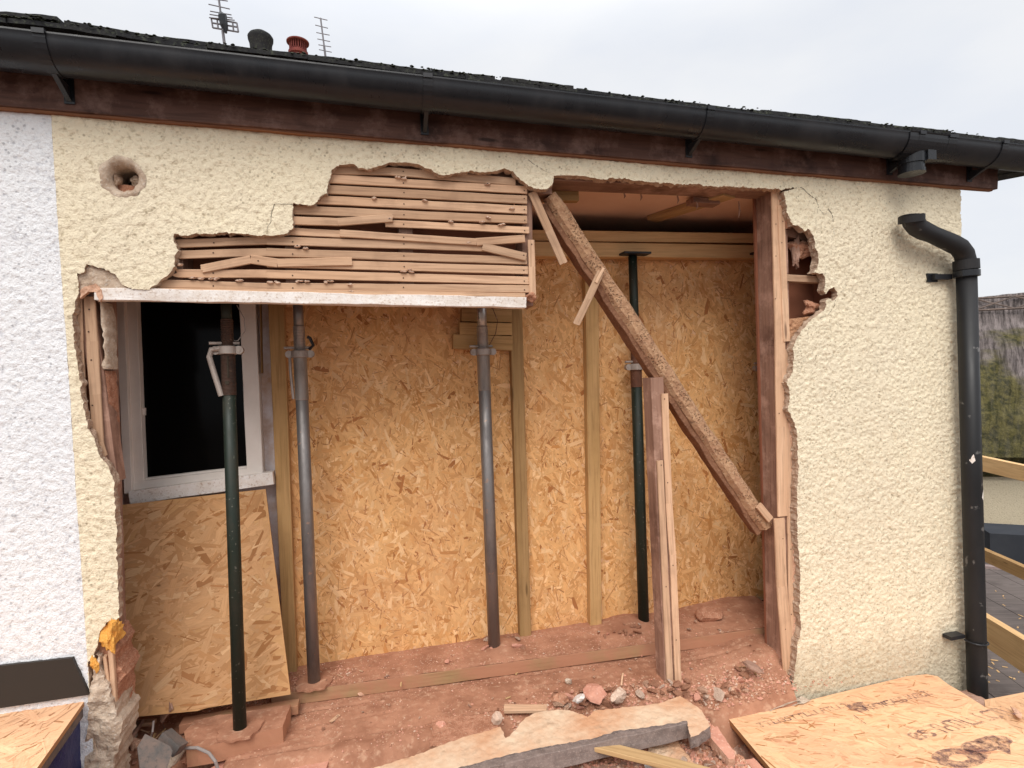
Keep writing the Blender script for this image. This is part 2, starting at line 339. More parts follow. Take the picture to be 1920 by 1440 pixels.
def tube(mb, pts, radii, n=20, mi=0, caps=True, hollow=None):
    pts = [Vector(p) for p in pts]
    if isinstance(radii, (int, float)): radii = [radii]*len(pts)
    vs = []; up = None
    for i, p in enumerate(pts):
        t = (pts[min(i+1, len(pts)-1)]-pts[max(i-1, 0)]).normalized()
        if up is None: up = t.orthogonal().normalized()
        up = (up-t*up.dot(t)).normalized(); sd = t.cross(up)
        for k in range(n):
            a = 2*math.pi*k/n; vs.append(p+(up*math.cos(a)+sd*math.sin(a))*radii[i])
    fs = [[i*n+k, i*n+(k+1) % n, (i+1)*n+(k+1) % n, (i+1)*n+k] for i in range(len(pts)-1) for k in range(n)]
    if caps: fs += [list(range(n))[::-1], [(len(pts)-1)*n+k for k in range(n)]]
    mb.add(vs, fs, mi)
def inpoly(pts, poly):
    poly = np.array(poly); x, y = pts[:, 0], pts[:, 1]; r = np.zeros(len(pts), bool); j = len(poly)-1
    for i in range(len(poly)):
        xi, yi = poly[i]; xj, yj = poly[j]
        if yi != yj:
            c = ((yi > y) != (yj > y)) & (x < (xj-xi)*(y-yi)/(yj-yi)+xi); r ^= c
        j = i
    return r
def dist_poly(pts, poly):
    poly = np.array(poly); d = np.full(len(pts), 1e9)
    for i in range(len(poly)):
        a = poly[i]; b = poly[(i+1) % len(poly)]; ab = b-a; l2 = max(1e-12, (ab**2).sum())
        t = np.clip(((pts-a) @ ab)/l2, 0, 1); q = a+t[:, None]*ab; d = np.minimum(d, np.hypot(*(pts-q).T))
    return d
def ragged(poly, step=.008, amp=.004, keep=None, freq=40):
    """subdivide a closed polygon and roughen it; keep(a,b) -> True leaves an edge straight"""
    out_ = []; n = len(poly)
    for i in range(n):
        a = Vector(poly[i]); b = Vector(poly[(i+1) % n]); l = (b-a).length; k = max(1, int(l/step)); st = keep and keep(a, b)
        nr = Vector((-(b-a).y, (b-a).x)); nr = nr.normalized() if l > 1e-9 else nr
        for s in range(k):
            q = a.lerp(b, s/k)
            if not st: q = q+nr*amp*(fbm((q.x*freq, q.y*freq, 3.3), 3)+.7*noise.noise(Vector((q.x*170, q.y*170, 1))))
            out_.append((q.x, q.y))
    return out_
def sheet_with_edge(name, outline, holes, grid, Yf, thick, disp, mats, parent, edge_jit=.007, **k):
    """a wall sheet in the XZ plane with a ragged outline, displaced face and a broken edge of its own thickness"""
    ol = np.array(outline); x0, z0 = ol.min(0); x1, z1 = ol.max(0)
    gx, gz = np.meshgrid(np.arange(x0, x1, grid), np.arange(z0, z1, grid*.87)); gx[1::2] += grid/2
    g = np.c_[gx.ravel(), gz.ravel()]; g += np.random.uniform(-.22, .22, g.shape)*grid
    m_ = inpoly(g, outline) & (dist_poly(g, outline) > grid*.55)
    for h in holes: m_ &= ~inpoly(g, h) & (dist_poly(g, h) > grid*.55)
    g = g[m_]
    vs = []; es = []; loops = []
    for lp in [outline]+holes:
        b = len(vs); vs += [Vector(p) for p in lp]; es += [(b+i, b+(i+1) % len(lp)) for i in range(len(lp))]; loops.append(list(range(b, b+len(lp))))
    vs += [Vector(p) for p in g.tolist()]
    fv, fe, ff, ov, _, _ = delaunay_2d_cdt(vs, es, [], 2 if holes else 1, 1e-6)
    mb = MB(); vv = []
    for q in fv: vv.append((q.x, Yf-disp(q.x, q.y), q.y))
    tri = []
    for f in ff:
        a, b, c = [fv[i] for i in f[:3]]
        if (b-a).cross(c-a) < 0: f = list(f)[::-1]
        tri.append(list(f))
    cen = np.array([[sum(fv[i].x for i in f)/3, sum(fv[i].y for i in f)/3] for f in tri])
    ok = inpoly(cen, outline)
    for h in holes: ok &= ~inpoly(cen, h)
    tri = [f for f, o_ in zip(tri, ok) if o_]
    mb.add(vv, tri, 0)
    for lp in [outline]+holes:
        n = len(lp); ws = []
        for s in range(4):
            t = s/3
            for (x, z) in lp:
                jx = edge_jit*noise.noise(Vector((x*60, z*60, s*5.1)))*(s > 0); jz = edge_jit*noise.noise(Vector((x*60, z*60, s*5.1+40)))*(s > 0)
                ws.append((x+jx, (Yf-disp(x, z))*(1-t)+(Yf+thick)*t, z+jz))
        fs = [[s*n+i, s*n+(i+1) % n, (s+1)*n+(i+1) % n, (s+1)*n+i] for s in range(3) for i in range(n)]
        mb.add(ws, fs, 1)
    o = mb.build(name, mats, parent, **k)
    for p in o.data.polygons:
        if p.material_index == 0: p.use_smooth = True
    return o
def osb(name, corner, udir, vdir, poly, thick, mt, parent=None, dens=2300, size=1.0, dirspread=math.pi, dirmean=math.pi/2, pal=None, edge_mat=None, **k):
    """oriented strand board: slab plus thousands of thin pressed strands (poly in metres on the u,v axes)"""
    u = Vector(udir).normalized(); v = Vector(vdir).normalized(); nrm = u.cross(v).normalized(); o = Vector(corner)
    pal = pal or [((.70, .405, .17), 5), ((.76, .46, .205), 5), ((.62, .335, .13), 4), ((.82, .55, .29), 2.4), ((.54, .26, .085), .9), ((.38, .155, .05), .45)]
    mb = MB(); n = len(poly)
    fr = [o+u*a+v*b for a, b in poly]; bk = [p-nrm*thick for p in fr]
    base = (.62, .37, .175, 1) if pal[0][0][0] < .7 else (.76, .50, .30, 1)
    mb.add(fr, [list(range(n))], 0, [[(a*.3, b*.3) for a, b in poly]], base)
    mb.add(bk, [list(range(n))[::-1]], 0, None, base)
    mb.add(fr+bk, [[i+n, (i+1) % n+n, (i+1) % n, i] for i in range(n)], 0, None, (.40, .22, .10, 1))
    pa = np.array(poly); (a0, b0), (a1, b1) = pa.min(0), pa.max(0)
    cnt = int(dens*(a1-a0)*(b1-b0)); cols = [c for c, _ in pal]; wts = [w_ for _, w_ in pal]
    for i in range(cnt):
        thin = random.random() < .35
        Ln = random.uniform(.03, .10)*size; W = random.uniform(.002, .006)*size if thin else random.uniform(.007, .024)*size
        if random.random() < .25: Ln *= .5
        ang = dirmean+random.gauss(0, 1)*dirspread/3
        cx_ = random.uniform(a0, a1); cy_ = random.uniform(b0, b1); ca, sa = math.cos(ang), math.sin(ang)
        pts = [(-Ln/2+random.uniform(-.2, .2)*W*1.5, -W/2), (random.uniform(-.2, .2)*Ln, -W/2*random.uniform(.8, 1.15)), (Ln/2+random.uniform(-.8, .8)*W, -W/2*random.uniform(.3, 1)),
               (Ln/2+random.uniform(-.8, .8)*W, W/2*random.uniform(.3, 1)), (random.uniform(-.2, .2)*Ln, W/2*random.uniform(.8, 1.15)), (-Ln/2+random.uniform(-.8, .8)*W, W/2*random.uniform(.4, 1))]
        q = np.array([(cx_+x*ca-y*sa, cy_+x*sa+y*ca) for x, y in pts])
        if not inpoly(q, poly).all(): 
            Ln *= .3
            continue
        h0 = random.uniform(.0002, .0016); tx = random.uniform(-.010, .010); ty = random.uniform(-.03, .03)
        c = random.choices(cols, wts)[0]; f = random.uniform(.88, 1.09)
        if thin and random.random() < .25: c = (.42, .20, .08)
        vs = [o+u*a+v*b+nrm*(max(.0001, h0+tx*x+ty*y)) for (a, b), (x, y) in zip(q, pts)]
        r = random.random()*50
        mb.add(vs, [list(range(6))], 0, [[(r+x, r+y) for x, y in pts]], (c[0]*f, c[1]*f, c[2]*f, 1))
    return mb.build(name, mt, parent, **k)
def rock_mesh(name, seed, mt, flat=.7, sub=2, rough_=.25):
    rnd = random.Random(seed); bm = bmesh.new(); bmesh.ops.create_icosphere(bm, subdivisions=sub, radius=.5)
    cuts = [(Vector((rnd.gauss(0, 1), rnd.gauss(0, 1), rnd.gauss(0, 1))).normalized(), rnd.uniform(.13, .36)) for _ in range(10)]
    for vt in bm.verts:
        for nn, d in cuts:
            e = vt.co.dot(nn)-d
            if e > 0: vt.co -= nn*e
        vt.co *= 1+rough_*.3*noise.noise(vt.co*4+Vector((seed, 0, 0))); vt.co.z *= flat
    me = bpy.data.meshes.new(name); bm.to_mesh(me); bm.free(); me.materials.append(mt); return me
def lump(name, center, size, mt, parent=None, seed=0, rot=(0, 0, 0), sub=3, rough_=.3, cuts=8, **k):
    rnd = random.Random(seed); bm = bmesh.new(); bmesh.ops.create_icosphere(bm, subdivisions=sub, radius=.62)
    cs = [(Vector((rnd.gauss(0, 1), rnd.gauss(0, 1), rnd.gauss(0, 1))).normalized(), rnd.uniform(.32, .5)) for _ in range(cuts)]
    for vt in bm.verts:
        for nn, d in cs:
            e = vt.co.dot(nn)-d
            if e > 0: vt.co -= nn*e
        vt.co *= 1+rough_*fbm(vt.co*3+Vector((seed, 0, 0)), 3)
        vt.co = Vector((vt.co.x*size[0], vt.co.y*size[1], vt.co.z*size[2]))
    me = bpy.data.meshes.new(name); bm.to_mesh(me); bm.free(); me.materials.append(mt)
    o = bpy.data.objects.new(name, me); COL.objects.link(o); o.location = center; o.rotation_euler = rot
    if parent is not None: o.parent = parent; o.matrix_parent_inverse = world_inv(parent)
    return tag(o, **k)
def plate(name, poly, thick, mats, parent=None, edge=.0, zoff=0, ragg=None, disp=None, grid=.012, **k):
    """thick piece with an arbitrary 3D (near-planar) top polygon, given as world points; thickness goes down/back along -normal"""
    pts = [Vector(p) for p in poly]; o = pts[0]; u = (pts[1]-pts[0]).normalized(); nn = (pts[1]-pts[0]).cross(pts[2]-pts[0]).normalized()
    if nn.dot(CP-o) < 0: nn = -nn
    v = nn.cross(u); pl = [((p-o).dot(u), (p-o).dot(v)) for p in pts]
    if ragg: pl = ragged(pl, **ragg)
    ar = sum(pl[i][0]*pl[(i+1) % len(pl)][1]-pl[(i+1) % len(pl)][0]*pl[i][1] for i in range(len(pl)))
    if ar < 0: pl = pl[::-1]
    npl = len(pl)
    mb = MB()
    if disp:
        ar_ = np.array(pl); a0, b0 = ar_.min(0); a1, b1 = ar_.max(0); gx, gy = np.meshgrid(np.arange(a0, a1, grid), np.arange(b0, b1, grid))
        g = np.c_[gx.ravel(), gy.ravel()]+np.random.uniform(-.25, .25, (gx.size, 2))*grid
        g = g[inpoly(g, pl) & (dist_poly(g, pl) > grid*.5)]
        vs = [Vector(p) for p in pl]+[Vector(p) for p in g.tolist()]
        fv, fe, ff, *_ = delaunay_2d_cdt(vs, [(i, (i+1) % npl) for i in range(npl)], [], 1, 1e-6)
        top = [o+u*q.x+v*q.y+nn*disp(q.x, q.y) for q in fv]; fs = []
        for f in ff:
            a, b, c = [fv[i] for i in f[:3]]; fs.append(list(f) if (b-a).cross(c-a) > 0 else list(f)[::-1])
        mb.add(top, fs, 0, [[(fv[i].x, fv[i].y) for i in f] for f in fs])
        rim = [o+u*a+v*b+nn*disp(a, b) for a, b in pl]
    else:
        rim = [o+u*a+v*b for a, b in pl]; mb.add(rim, [list(range(npl))], 0, [[p for p in pl]])
    rows = [rim]; ns = 3
    for s in range(1, ns+1):
        rows.append([p-nn*thick*s/ns+(u*noise.noise(p*70+Vector((s*3, 0, 0)))+v*noise.noise(p*70+Vector((0, s*3, 9))))*edge for p in rim])
    fl = [p for r in rows for p in r]
    mb.add(fl, [[s*npl+i, (s+1)*npl+i, (s+1)*npl+(i+1) % npl, s*npl+(i+1) % npl] for s in range(ns) for i in range(npl)], 1 if isinstance(mats, (list, tuple)) and len(mats) > 1 else 0,
           [[(i*.01, s*.01), (i*.01, s*.01+.01), (i*.01+.01, s*.01+.01), (i*.01+.01, s*.01)] for s in range(ns) for i in range(npl)])
    mb.add(rows[-1], [list(range(npl))[::-1]], 0)
    return mb.build(name, mats, parent, **k)
# ================================================================ THE COTTAGE
house = empty('cottage', (0, 0, -.2), label='cream and white roughcast cottage with a large broken opening and black gutter', cat='cottage')
def XZ(l, Y=0.0): return [(q.x, q.z) for q in (P(x, y, Y) for x, y in l)]
open_px = [(165,1240),(175,1236),(183,1212),(190,1185),(200,1166),(226,1156),(222,1080),(220,1000),(217,940),(213,892),(201,868),(188,850),(176,818),(163,790),(155,742),(148,700),(144,670),(140,640),(137,600),
 (143,572),(148,552),(150,530),(147,514),(160,512),(165,498),(175,497),(186,503),(205,508),(222,520),(232,536),(250,543),(280,543),(300,530),(318,514),(330,500),(328,482),(336,470),(328,455),(328,440),(345,441),(420,437),(480,440),(510,443),(532,440),(549,429),(550,415),(548,396),
 (550,382),(575,385),(590,385),(600,371),(612,362),(615,345),(620,330),(622,319),(640,310),(664,308),(672,315),(690,318),(715,312),(730,306),(760,306),(785,310),(810,322),(822,330),(850,328),(880,322),(900,325),(930,322),
 (945,317),(960,323),(975,340),(990,350),(1010,357),(1025,355),(1036,345),(1037,331),(1060,330),(1100,332),(1120,337),(1160,336),(1200,341),(1260,345),(1300,347),(1350,350),(1400,352),(1440,354),(1464,357),(1485,352),(1488,355),(1469,360),
 (1471,372),(1474,400),(1484,422),(1497,426),(1507,435),(1512,429),(1517,436),(1524,445),(1527,465),(1532,482),(1530,500),(1522,512),(1540,514),(1544,527),(1542,545),(1547,552),(1551,544),(1559,540),(1567,547),(1568,557),(1560,563),(1552,560),
 (1546,566),(1545,580),(1530,591),(1515,605),(1500,620),(1491,637),(1486,652),(1487,674),(1484,699),(1473,717),(1481,740),(1476,767),(1485,786),(1492,808),(1494,869),(1492,929),(1493,1000),(1498,1077),(1497,1147),(1500,1177),(1493,1207),(1490,1243),(1487,1270),(1480,1290),(1447,1313),(1400,1332),(1363,1345)]
opening = XZ(open_px)
ZT = 1.86
pl_top = P(97, 210); pl_bot = P(167, 1290)
def paint_x(z): t = (z-pl_bot.z)/(pl_top.z-pl_bot.z); return pl_bot.x+(pl_top.x-pl_bot.x)*t
XR = P(1807, 700).x
def ztop(x): return 1.84 - (x+.9)*.018
# bottom at left of the opening: jamb goes down to the ground
jamb_b = [(P(168,1300).x, P(168,1300).z), (paint_x(-.05)+.012, -.05)]
cream = [(paint_x(-.32)+.004, -.32), (paint_x(ztop(-.85)), ztop(-.85))]
cream += [(x, ztop(x)) for x in np.linspace(-.7, XR-.1, 6)] + [(XR, ztop(XR)), (XR-.012, .8), (XR-.03, -.32), (1.15, -.32)]
cream += opening[::-1]
cream += [jamb_b[0], (P(172,1340).x, P(172,1340).z), (P(172,1340).x+.004, -.32)]
cream = cream[::-1]
def straight(a, b): return (a.y > 1.7 and b.y > 1.7) or (a.y < -.3 or b.y < -.3) or (a.x < -.83 and b.x < -.83 and abs(a.x-b.x) < .25 and abs(a.y-b.y) > .5)
cream_r = ragged(cream, .0045, .0042, straight)
hc = P(232, 334); hole = [(hc.x+.048*math.cos(-a)*(1+.10*noise.noise(Vector((a*1.5, 1, 2)))), hc.z+.050*math.sin(-a)*(1+.10*noise.noise(Vector((a*1.5, 8, 2))))) for a in np.linspace(0, 2*math.pi, 60, endpoint=False)]
def rough_disp(x, z, f=1.0):
    q = Vector((x*f, z*f, 0))
    left = min(1, max(0, (1.0-x)/1.2))
    a = noise.noise(q*48); b = noise.noise(q*85+Vector((5, 5, 5))); c = noise.noise(q*16)
    ridged = 1-abs(noise.noise(Vector((q.x*58, q.y*90, 3))))*2.6
    s = .0013*a+.0012*b+.0010*c
    s += (1-left)*.0042*max(0, ridged) + left*(.0018*max(0, ridged)+.0024*max(0, b)-.0022*max(0, noise.noise(q*62+Vector((1, 7, 2)))-.25))
    s += .006*noise.noise(Vector((x*2.2, z*2.2, 8)))
    return s+.004
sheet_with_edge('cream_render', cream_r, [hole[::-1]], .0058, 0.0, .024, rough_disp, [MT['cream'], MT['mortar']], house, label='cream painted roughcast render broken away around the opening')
wl = [(-1.75, -.32), (-1.75, ztop(-1.75)), (paint_x(ztop(-.85))-.0005, ztop(-.85)), (paint_x(-.32)+.0035, -.32)][::-1]
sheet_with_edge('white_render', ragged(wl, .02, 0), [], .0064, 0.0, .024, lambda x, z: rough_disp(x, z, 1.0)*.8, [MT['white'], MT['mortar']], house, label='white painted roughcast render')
# wall core behind the render (closes the wall, gives the end of the wall its depth)
mb = MB()
box(mb, (-1.75, .0255, -.32), (P(150,700).x-.03, .135, ztop(-1.2))); mb.build('wall_core', MT['lining'], house); mb = MB()
box(mb, (1.72, .0255, -.32), (XR-.004, .135, ztop(2)-.03)); mb.build('wall_core', MT['lining'], house)
mb = MB(); box(mb, (XR-.004, .0245, -.32), (XR+.012, 2.4, ztop(2)-.02)); mb.build('gable_render', MT['cream'], house)
# dark lining sheets put in so the gaps show a dark cavity
mb = MB(); box(mb, (1.46, .128, -.25), (1.72, .138, 1.75)); box(mb, (-.9, .132, 1.345), (.50, .142, 1.80)); mb.build('dark_cavity_lining', MT['lining'], house)
# cracks in the render: dark ribbons on the face, painting the shade of open splits
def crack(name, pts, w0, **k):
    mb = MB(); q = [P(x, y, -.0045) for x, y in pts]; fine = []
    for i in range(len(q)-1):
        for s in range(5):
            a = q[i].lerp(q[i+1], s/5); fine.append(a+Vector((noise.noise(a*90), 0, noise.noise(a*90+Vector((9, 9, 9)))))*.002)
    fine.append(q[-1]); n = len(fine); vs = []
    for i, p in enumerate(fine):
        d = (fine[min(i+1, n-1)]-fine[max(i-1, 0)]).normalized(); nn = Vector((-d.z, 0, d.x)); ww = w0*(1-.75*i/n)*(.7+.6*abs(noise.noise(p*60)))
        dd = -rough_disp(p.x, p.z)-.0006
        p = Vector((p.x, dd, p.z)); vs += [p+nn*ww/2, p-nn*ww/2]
    mb.add(vs, [[2*i, 2*i+1, 2*i+3, 2*i+2] for i in range(n-1)]); return mb.build('crack_shade_ribbon', MT['dark'], house)
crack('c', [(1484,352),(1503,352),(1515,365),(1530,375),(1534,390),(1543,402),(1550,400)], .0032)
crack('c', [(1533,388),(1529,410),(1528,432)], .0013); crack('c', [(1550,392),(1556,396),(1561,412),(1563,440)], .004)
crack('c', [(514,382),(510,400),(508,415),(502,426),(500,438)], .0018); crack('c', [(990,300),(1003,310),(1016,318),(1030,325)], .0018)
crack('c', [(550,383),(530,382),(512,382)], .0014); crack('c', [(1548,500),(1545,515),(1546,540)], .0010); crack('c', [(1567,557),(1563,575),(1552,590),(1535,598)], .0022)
# vent hole with a cement-smeared sleeve
vs_ = MB(); NN = 40
prof = [(.055, -.006), (.047, -.010), (.040, -.004), (.034, .004), (.032, .03), (.033, .11)]
vv = []
for r, y in prof:
    for k in range(NN):
        a = 2*math.pi*k/NN; j = 1+.13*noise.noise(Vector((math.cos(a)*2.3, math.sin(a)*2.3, y*60))) ; rr = r*j
        vv.append((hc.x+rr*math.cos(a), y+.004*noise.noise(Vector((math.cos(a)*4, math.sin(a)*4, r*90))), hc.z+rr*1.03*math.sin(a)))
vs_.add(vv, [[i*NN+k, i*NN+(k+1) % NN, (i+1)*NN+(k+1) % NN, (i+1)*NN+k] for i in range(len(prof)-1) for k in range(NN)])
vs_.build('vent_sleeve', MT['greymortar'], house, True)
mb = MB(); box(mb, (hc.x-.08, .112, hc.z-.08), (hc.x+.08, .12, hc.z+.08)); mb.build('vent_darkness', MT['dark'], house)  # near-black sheet painted as the darkness inside the vent
lump('vent_mortar', Vector((hc.x-.012, .045, hc.z-.022)), (.05, .03, .028), MT['redmortar'], house, 3)
lump('vent_mortar', Vector((hc.x+.018, .05, hc.z+.012)), (.035, .03, .03), MT['greymortar'], house, 5)
lump('vent_mortar', Vector((hc.x-.028, .03, hc.z+.006)), (.02, .03, .035), MT['mortar'], house, 15)
# exposed unpainted mortar at the top-left corner and the bare masonry below the foam
plate('bare_mortar_patch', [P(x, y, .003) for x, y in ((144,520),(150,512),(162,500),(172,497),(188,503),(206,509),(222,520),(232,534),(262,548),(190,549),(178,540),(160,548),(146,560))], .02, MT['greymortar'], house, ragg=dict(step=.006, amp=.004), disp=lambda a, b: .003*fbm((a*60, b*60, 2), 3), grid=.005)
plate('plaster_flap', [P(x, y, -.004) for x, y in ((150,545),(160,537),(178,532),(190,542),(192,560),(187,566),(180,548),(165,547),(150,560))], .012, MT['pinkmortar'], house, ragg=dict(step=.005, amp=.003), disp=lambda a, b: .004*fbm((a*50, b*50, 5), 2), grid=.005)
plate('bare_masonry', [P(x, y, .0) for x, y in ((168,1300),(176,1250),(186,1225),(193,1262),(205,1290),(220,1330),(228,1352),(226,1395),(214,1425),(208,1520),(160,1520),(160,1400))], .12, MT['greymortar'], house, edge=.006, ragg=dict(step=.008, amp=.008), disp=lambda a, b: .010*fbm((a*25, b*25, 2), 4)+.006, grid=.006)
plate('bare_masonry', [P(x, y, .02) for x, y in ((186,1200),(205,1190),(222,1215),(218,1240),(236,1265),(222,1280),(222,1310),(226,1352),(205,1340),(176,1300),(170,1270),(180,1235))], .11, MT['redmortar'], house, edge=.006, ragg=dict(step=.006, amp=.006), disp=lambda a, b: .007*fbm((a*25, b*45, 7), 4), grid=.006, label='splintered brown timber and mortar at the foot of the left jamb')
for i, (a, b, w_) in enumerate((((207,1225),(214,1330),10), ((196,1240),(206,1310),7))):
    bar('broken_lath_stub', a, b, w_, .006, .014, MT['lath'], house, split0=.012, split1=.01)
# foam
f = lump('expanding_foam', P(210, 1190, .006), (.050, .04, .088), MT['foam'], house, 11, rough_=.55, sub=4, label='crusty yellow expanding foam lump')
lump('expanding_foam', P(176, 1245, -.004), (.022, .016, .034), MT['foam'], house, 12, rough_=.6, sub=3)
# ---- framing of the opening
ST = MT['stud']
bar('header_beam', (1030,320), (1475,343), 33, .026, .10, MT['stud'], house, label='brown timber header across the top of the opening')
bar('header_beam', (600,330), (1034,343), 44, .040, .09, MT['stud'], house)
bar('stud', (1462,358), (1484,1300), 26, .036, .098, ST, house, label='reddish brown stud at the right side of the opening')
bar('stud', (988,350), (990,562), 19, .034, .095, ST, house, label='stud at the right end of the lath panel')
for a, b in (((757,300),(764,556)), ((330,440),(330,552)), ((545,380),(549,556))): bar('stud', a, b, 26, .036, .095, ST, house)
bar('stud', (160,556), (206,905), 30, .034, .055, ST, house, label='stud at the left side of the opening')
bar('lintel', (180,536), (1000,560), 30, .036, .085, ST, house, label='rough timber lintel behind the lowest lath')
# laths of the panel (measured along their centre lines)
NAILM = [MT['lath'], MT['nail']]
def lath(segs, wpx, Y=.018, thick=.008, nails=(), par=house, label=None, sp=(0, 0), name='lath', mt=NAILM, cat=None, group=None, gapn=True, tilt=0):
    mb = MB()
    for i in range(len(segs)-1):
        (x0, y0), (x1, y1) = segs[i], segs[i+1]
        yy0 = Y+(tilt*i if tilt else 0); yy1 = Y+(tilt*(i+1) if tilt else 0)
        bar(name, segs[i], segs[i+1], wpx*random.uniform(.95, 1.03), yy0, thick, mt, None, Y1=yy1, mb=mb, split0=sp[0] if i == 0 else 0, split1=sp[1] if i == len(segs)-2 else 0, jit=.0009, nw=5, seg=max(3, int(math.dist(segs[i], segs[i+1])/16)))
    for nx, ny in nails:
        c = P(nx, ny, Y-.0012); r = .0022; n = 8
        mb.add([c]+[c+Vector((r*math.cos(2*math.pi*k/n), 0, r*math.sin(2*math.pi*k/n))) for k in range(n)], [[0, 1+k, 1+(k+1) % n] for k in range(n)], 1)
    return mb.build(name, mt, par, label=label, cat=cat, group=group)
def cx3(l): return [(500+a/3, 240+b/3) for a, b in l]
R_ = [([(350,236),(700,243),(1400,302)], 17), ([(340,284),(1465,348)], 17.5), ([(340,345),(1465,403)], 17.5), ([(280,402),(1465,460)], 17), ([(120,458),(1465,516)], 17.5),
      ([(120,518),(400,528),(690,506)], 17), ([(680,536),(1475,574)], 15), ([(120,580),(440,597)], 16), ([(430,592),(1180,640),(1450,622)], 15.5),
      ([(-520,650),(0,632),(1230,672)], 17.5), ([(1225,668),(1460,724)], 17), ([(-510,712),(0,698),(1465,746)], 17), ([(0,757),(1470,800)], 17), ([(-470,818),(0,820),(1470,858)], 17), ([(-640,872),(0,893),(1470,905)], 16.5)]
ncol = (757, 330+0, 983)
for i, (sg, wp) in enumerate(R_):
    q = cx3(sg); ns = []
    for nx in (757, 983, 400, 548):
        if min(q[0][0], q[-1][0])+8 < nx < max(q[0][0], q[-1][0])-3:
            for (a, b) in zip(q, q[1:]):
                if a[0] <= nx <= b[0]: ns.append((nx+random.uniform(-1, 1), a[1]+(b[1]-a[1])*(nx-a[0])/(b[0]-a[0])+random.uniform(-2, 2)))
    lab = None; sp = (0, 0)
    if i == 5: lab = 'snapped lath with its broken end sprung forward'; sp = (0, .012)
    if i == 8: lab = 'lath bent upwards with a dark gap above it'; sp = (.012, .002)
    if i == 10: lab = 'short lath piece sloping down over the one below'; sp = (.006, 0)
    if i == 6: sp = (.010, .001)
    if i == 13: sp = (.022, .004); lab = 'lath with a splintered left end'
    if i == 14: sp = (.01, .012)
    lath(q, wp-1.6, Y=(.010 if i in (5, 8, 10) else .018)+random.uniform(-.001, .001), nails=ns, label=lab, sp=sp)
lath([(383,503),(470,486),(520,493),(660,490)], 16, Y=.012, label='bowed lath lifting away at the left end of the panel', nails=[(484,489)], sp=(.01, 0))
# mortar nibs squeezed between the laths
mb = MB(); 
def nib(mb, c, sx_, sz_, sy=.006):
    n = 7; sd = random.random()*50; vs = []
    for r, y in ((1, sy*.6), (.9, 0), (.55, -sy)):
        for k in range(n):
            a = 2*math.pi*k/n; j = 1+.35*noise.noise(Vector((math.cos(a)+sd, math.sin(a), y*90))); vs.append(c+Vector((sx_*r*j*math.cos(a), y, sz_*r*j*math.sin(a))))
    mb.add(vs, [[i*n+k, (i+1)*n+k, (i+1)*n+(k+1) % n, i*n+(k+1) % n] for i in range(2) for k in range(n)]+[[2*n+k for k in range(n)][::-1]])
for rx, ry in [(745,333),(760,334),(918,320),(915,345),(798,377),(700,372),(730,410),(845,415),(905,417),(940,421),(915,408),(960,392),(560,462),(575,464),(556,527),(566,528),(576,528),(620,527),(610,528),(756,508),(770,509),(768,506),(658,533),(659,545),(505,529),(520,529),(450,525),(405,523),(395,523),(377,522),(362,520),(335,496),(690,320),(880,455)]:
    for _ in range(2): nib(mb, P(rx+random.uniform(-3, 3), ry+random.uniform(-1.5, 1.5), .014), random.uniform(.004, .011), random.uniform(.002, .005))
mb.build('mortar_nibs', MT['palemortar'], house, kind='stuff')
# white painted board under the lath panel
mb = MB(); bar('x', (186,551), (985,567), 21, -.002, .034, None, mb=mb, split0=.014, split1=.004, jit=.003, nw=4); mb.build('lintel_board', MT['whitepaint'], house, label='flaking white painted board under the laths')
bar('lintel_fillet', (240,543), (985,553), 8, .010, .02, MT['lath'], house)
# rotten end of the lintel
lump('rotten_wood', P(993,557,.02), (.03, .04, .03), MT['redmortar'], house, 21)
# ---- right jamb laths and edge strips
lath([(1457,360),(1462,560),(1466,800),(1469,968)], 20, Y=.024, nails=[(1455,420),(1455,480),(1454,560),(1461,775)], label='upper lath on the front of the right stud')
lath([(1462,972),(1467,1100),(1480,1268)], 20, Y=.024, nails=[(1468,1010),(1473,1180)], label='lower lath on the front of the right stud', sp=(0, .01))
lath([(1465,385),(1472,560),(1476,640)], 12, Y=.020, nails=[(1467,400),(1468,415),(1466,455)], label='narrow lath beside the right stud, nail pitted')
lath([(1478,655),(1481,800),(1485,1000),(1487,1195)], 15, Y=.026, nails=[(1479,673),(1479,778),(1483,1030),(1484,1152)])
bar('lath', (1475,521), (1548,524), 13, .030, .03, NAILM, house, label='short horizontal batten in the hole right of the stud')
plate('wood_chip_fill', [P(x, y, .028) for x, y in ((1476,598),(1530,592),(1512,608),(1500,624),(1491,642),(1482,642),(1478,620))], .06, MT['pinkcoat'], house, ragg=dict(step=.005, amp=.003), disp=lambda a, b: .004*fbm((a*80, b*80, 3), 3), grid=.005)
bar('backing_timber', (1462,420), (1530,440), 34, .06, .05, ST, house)
lump('cavity_mortar', P(1505,468,.07), (.09, .05, .07), MT['redmortar'], house, 31, rough_=.5)
lump('cavity_mortar', P(1520,575,.05), (.07, .04, .045), MT['redmortar'], house, 32, rough_=.5)
lump('cavity_mortar', P(1492,480,.06), (.03, .03, .10), MT['stud'], house, 33, rough_=.5)
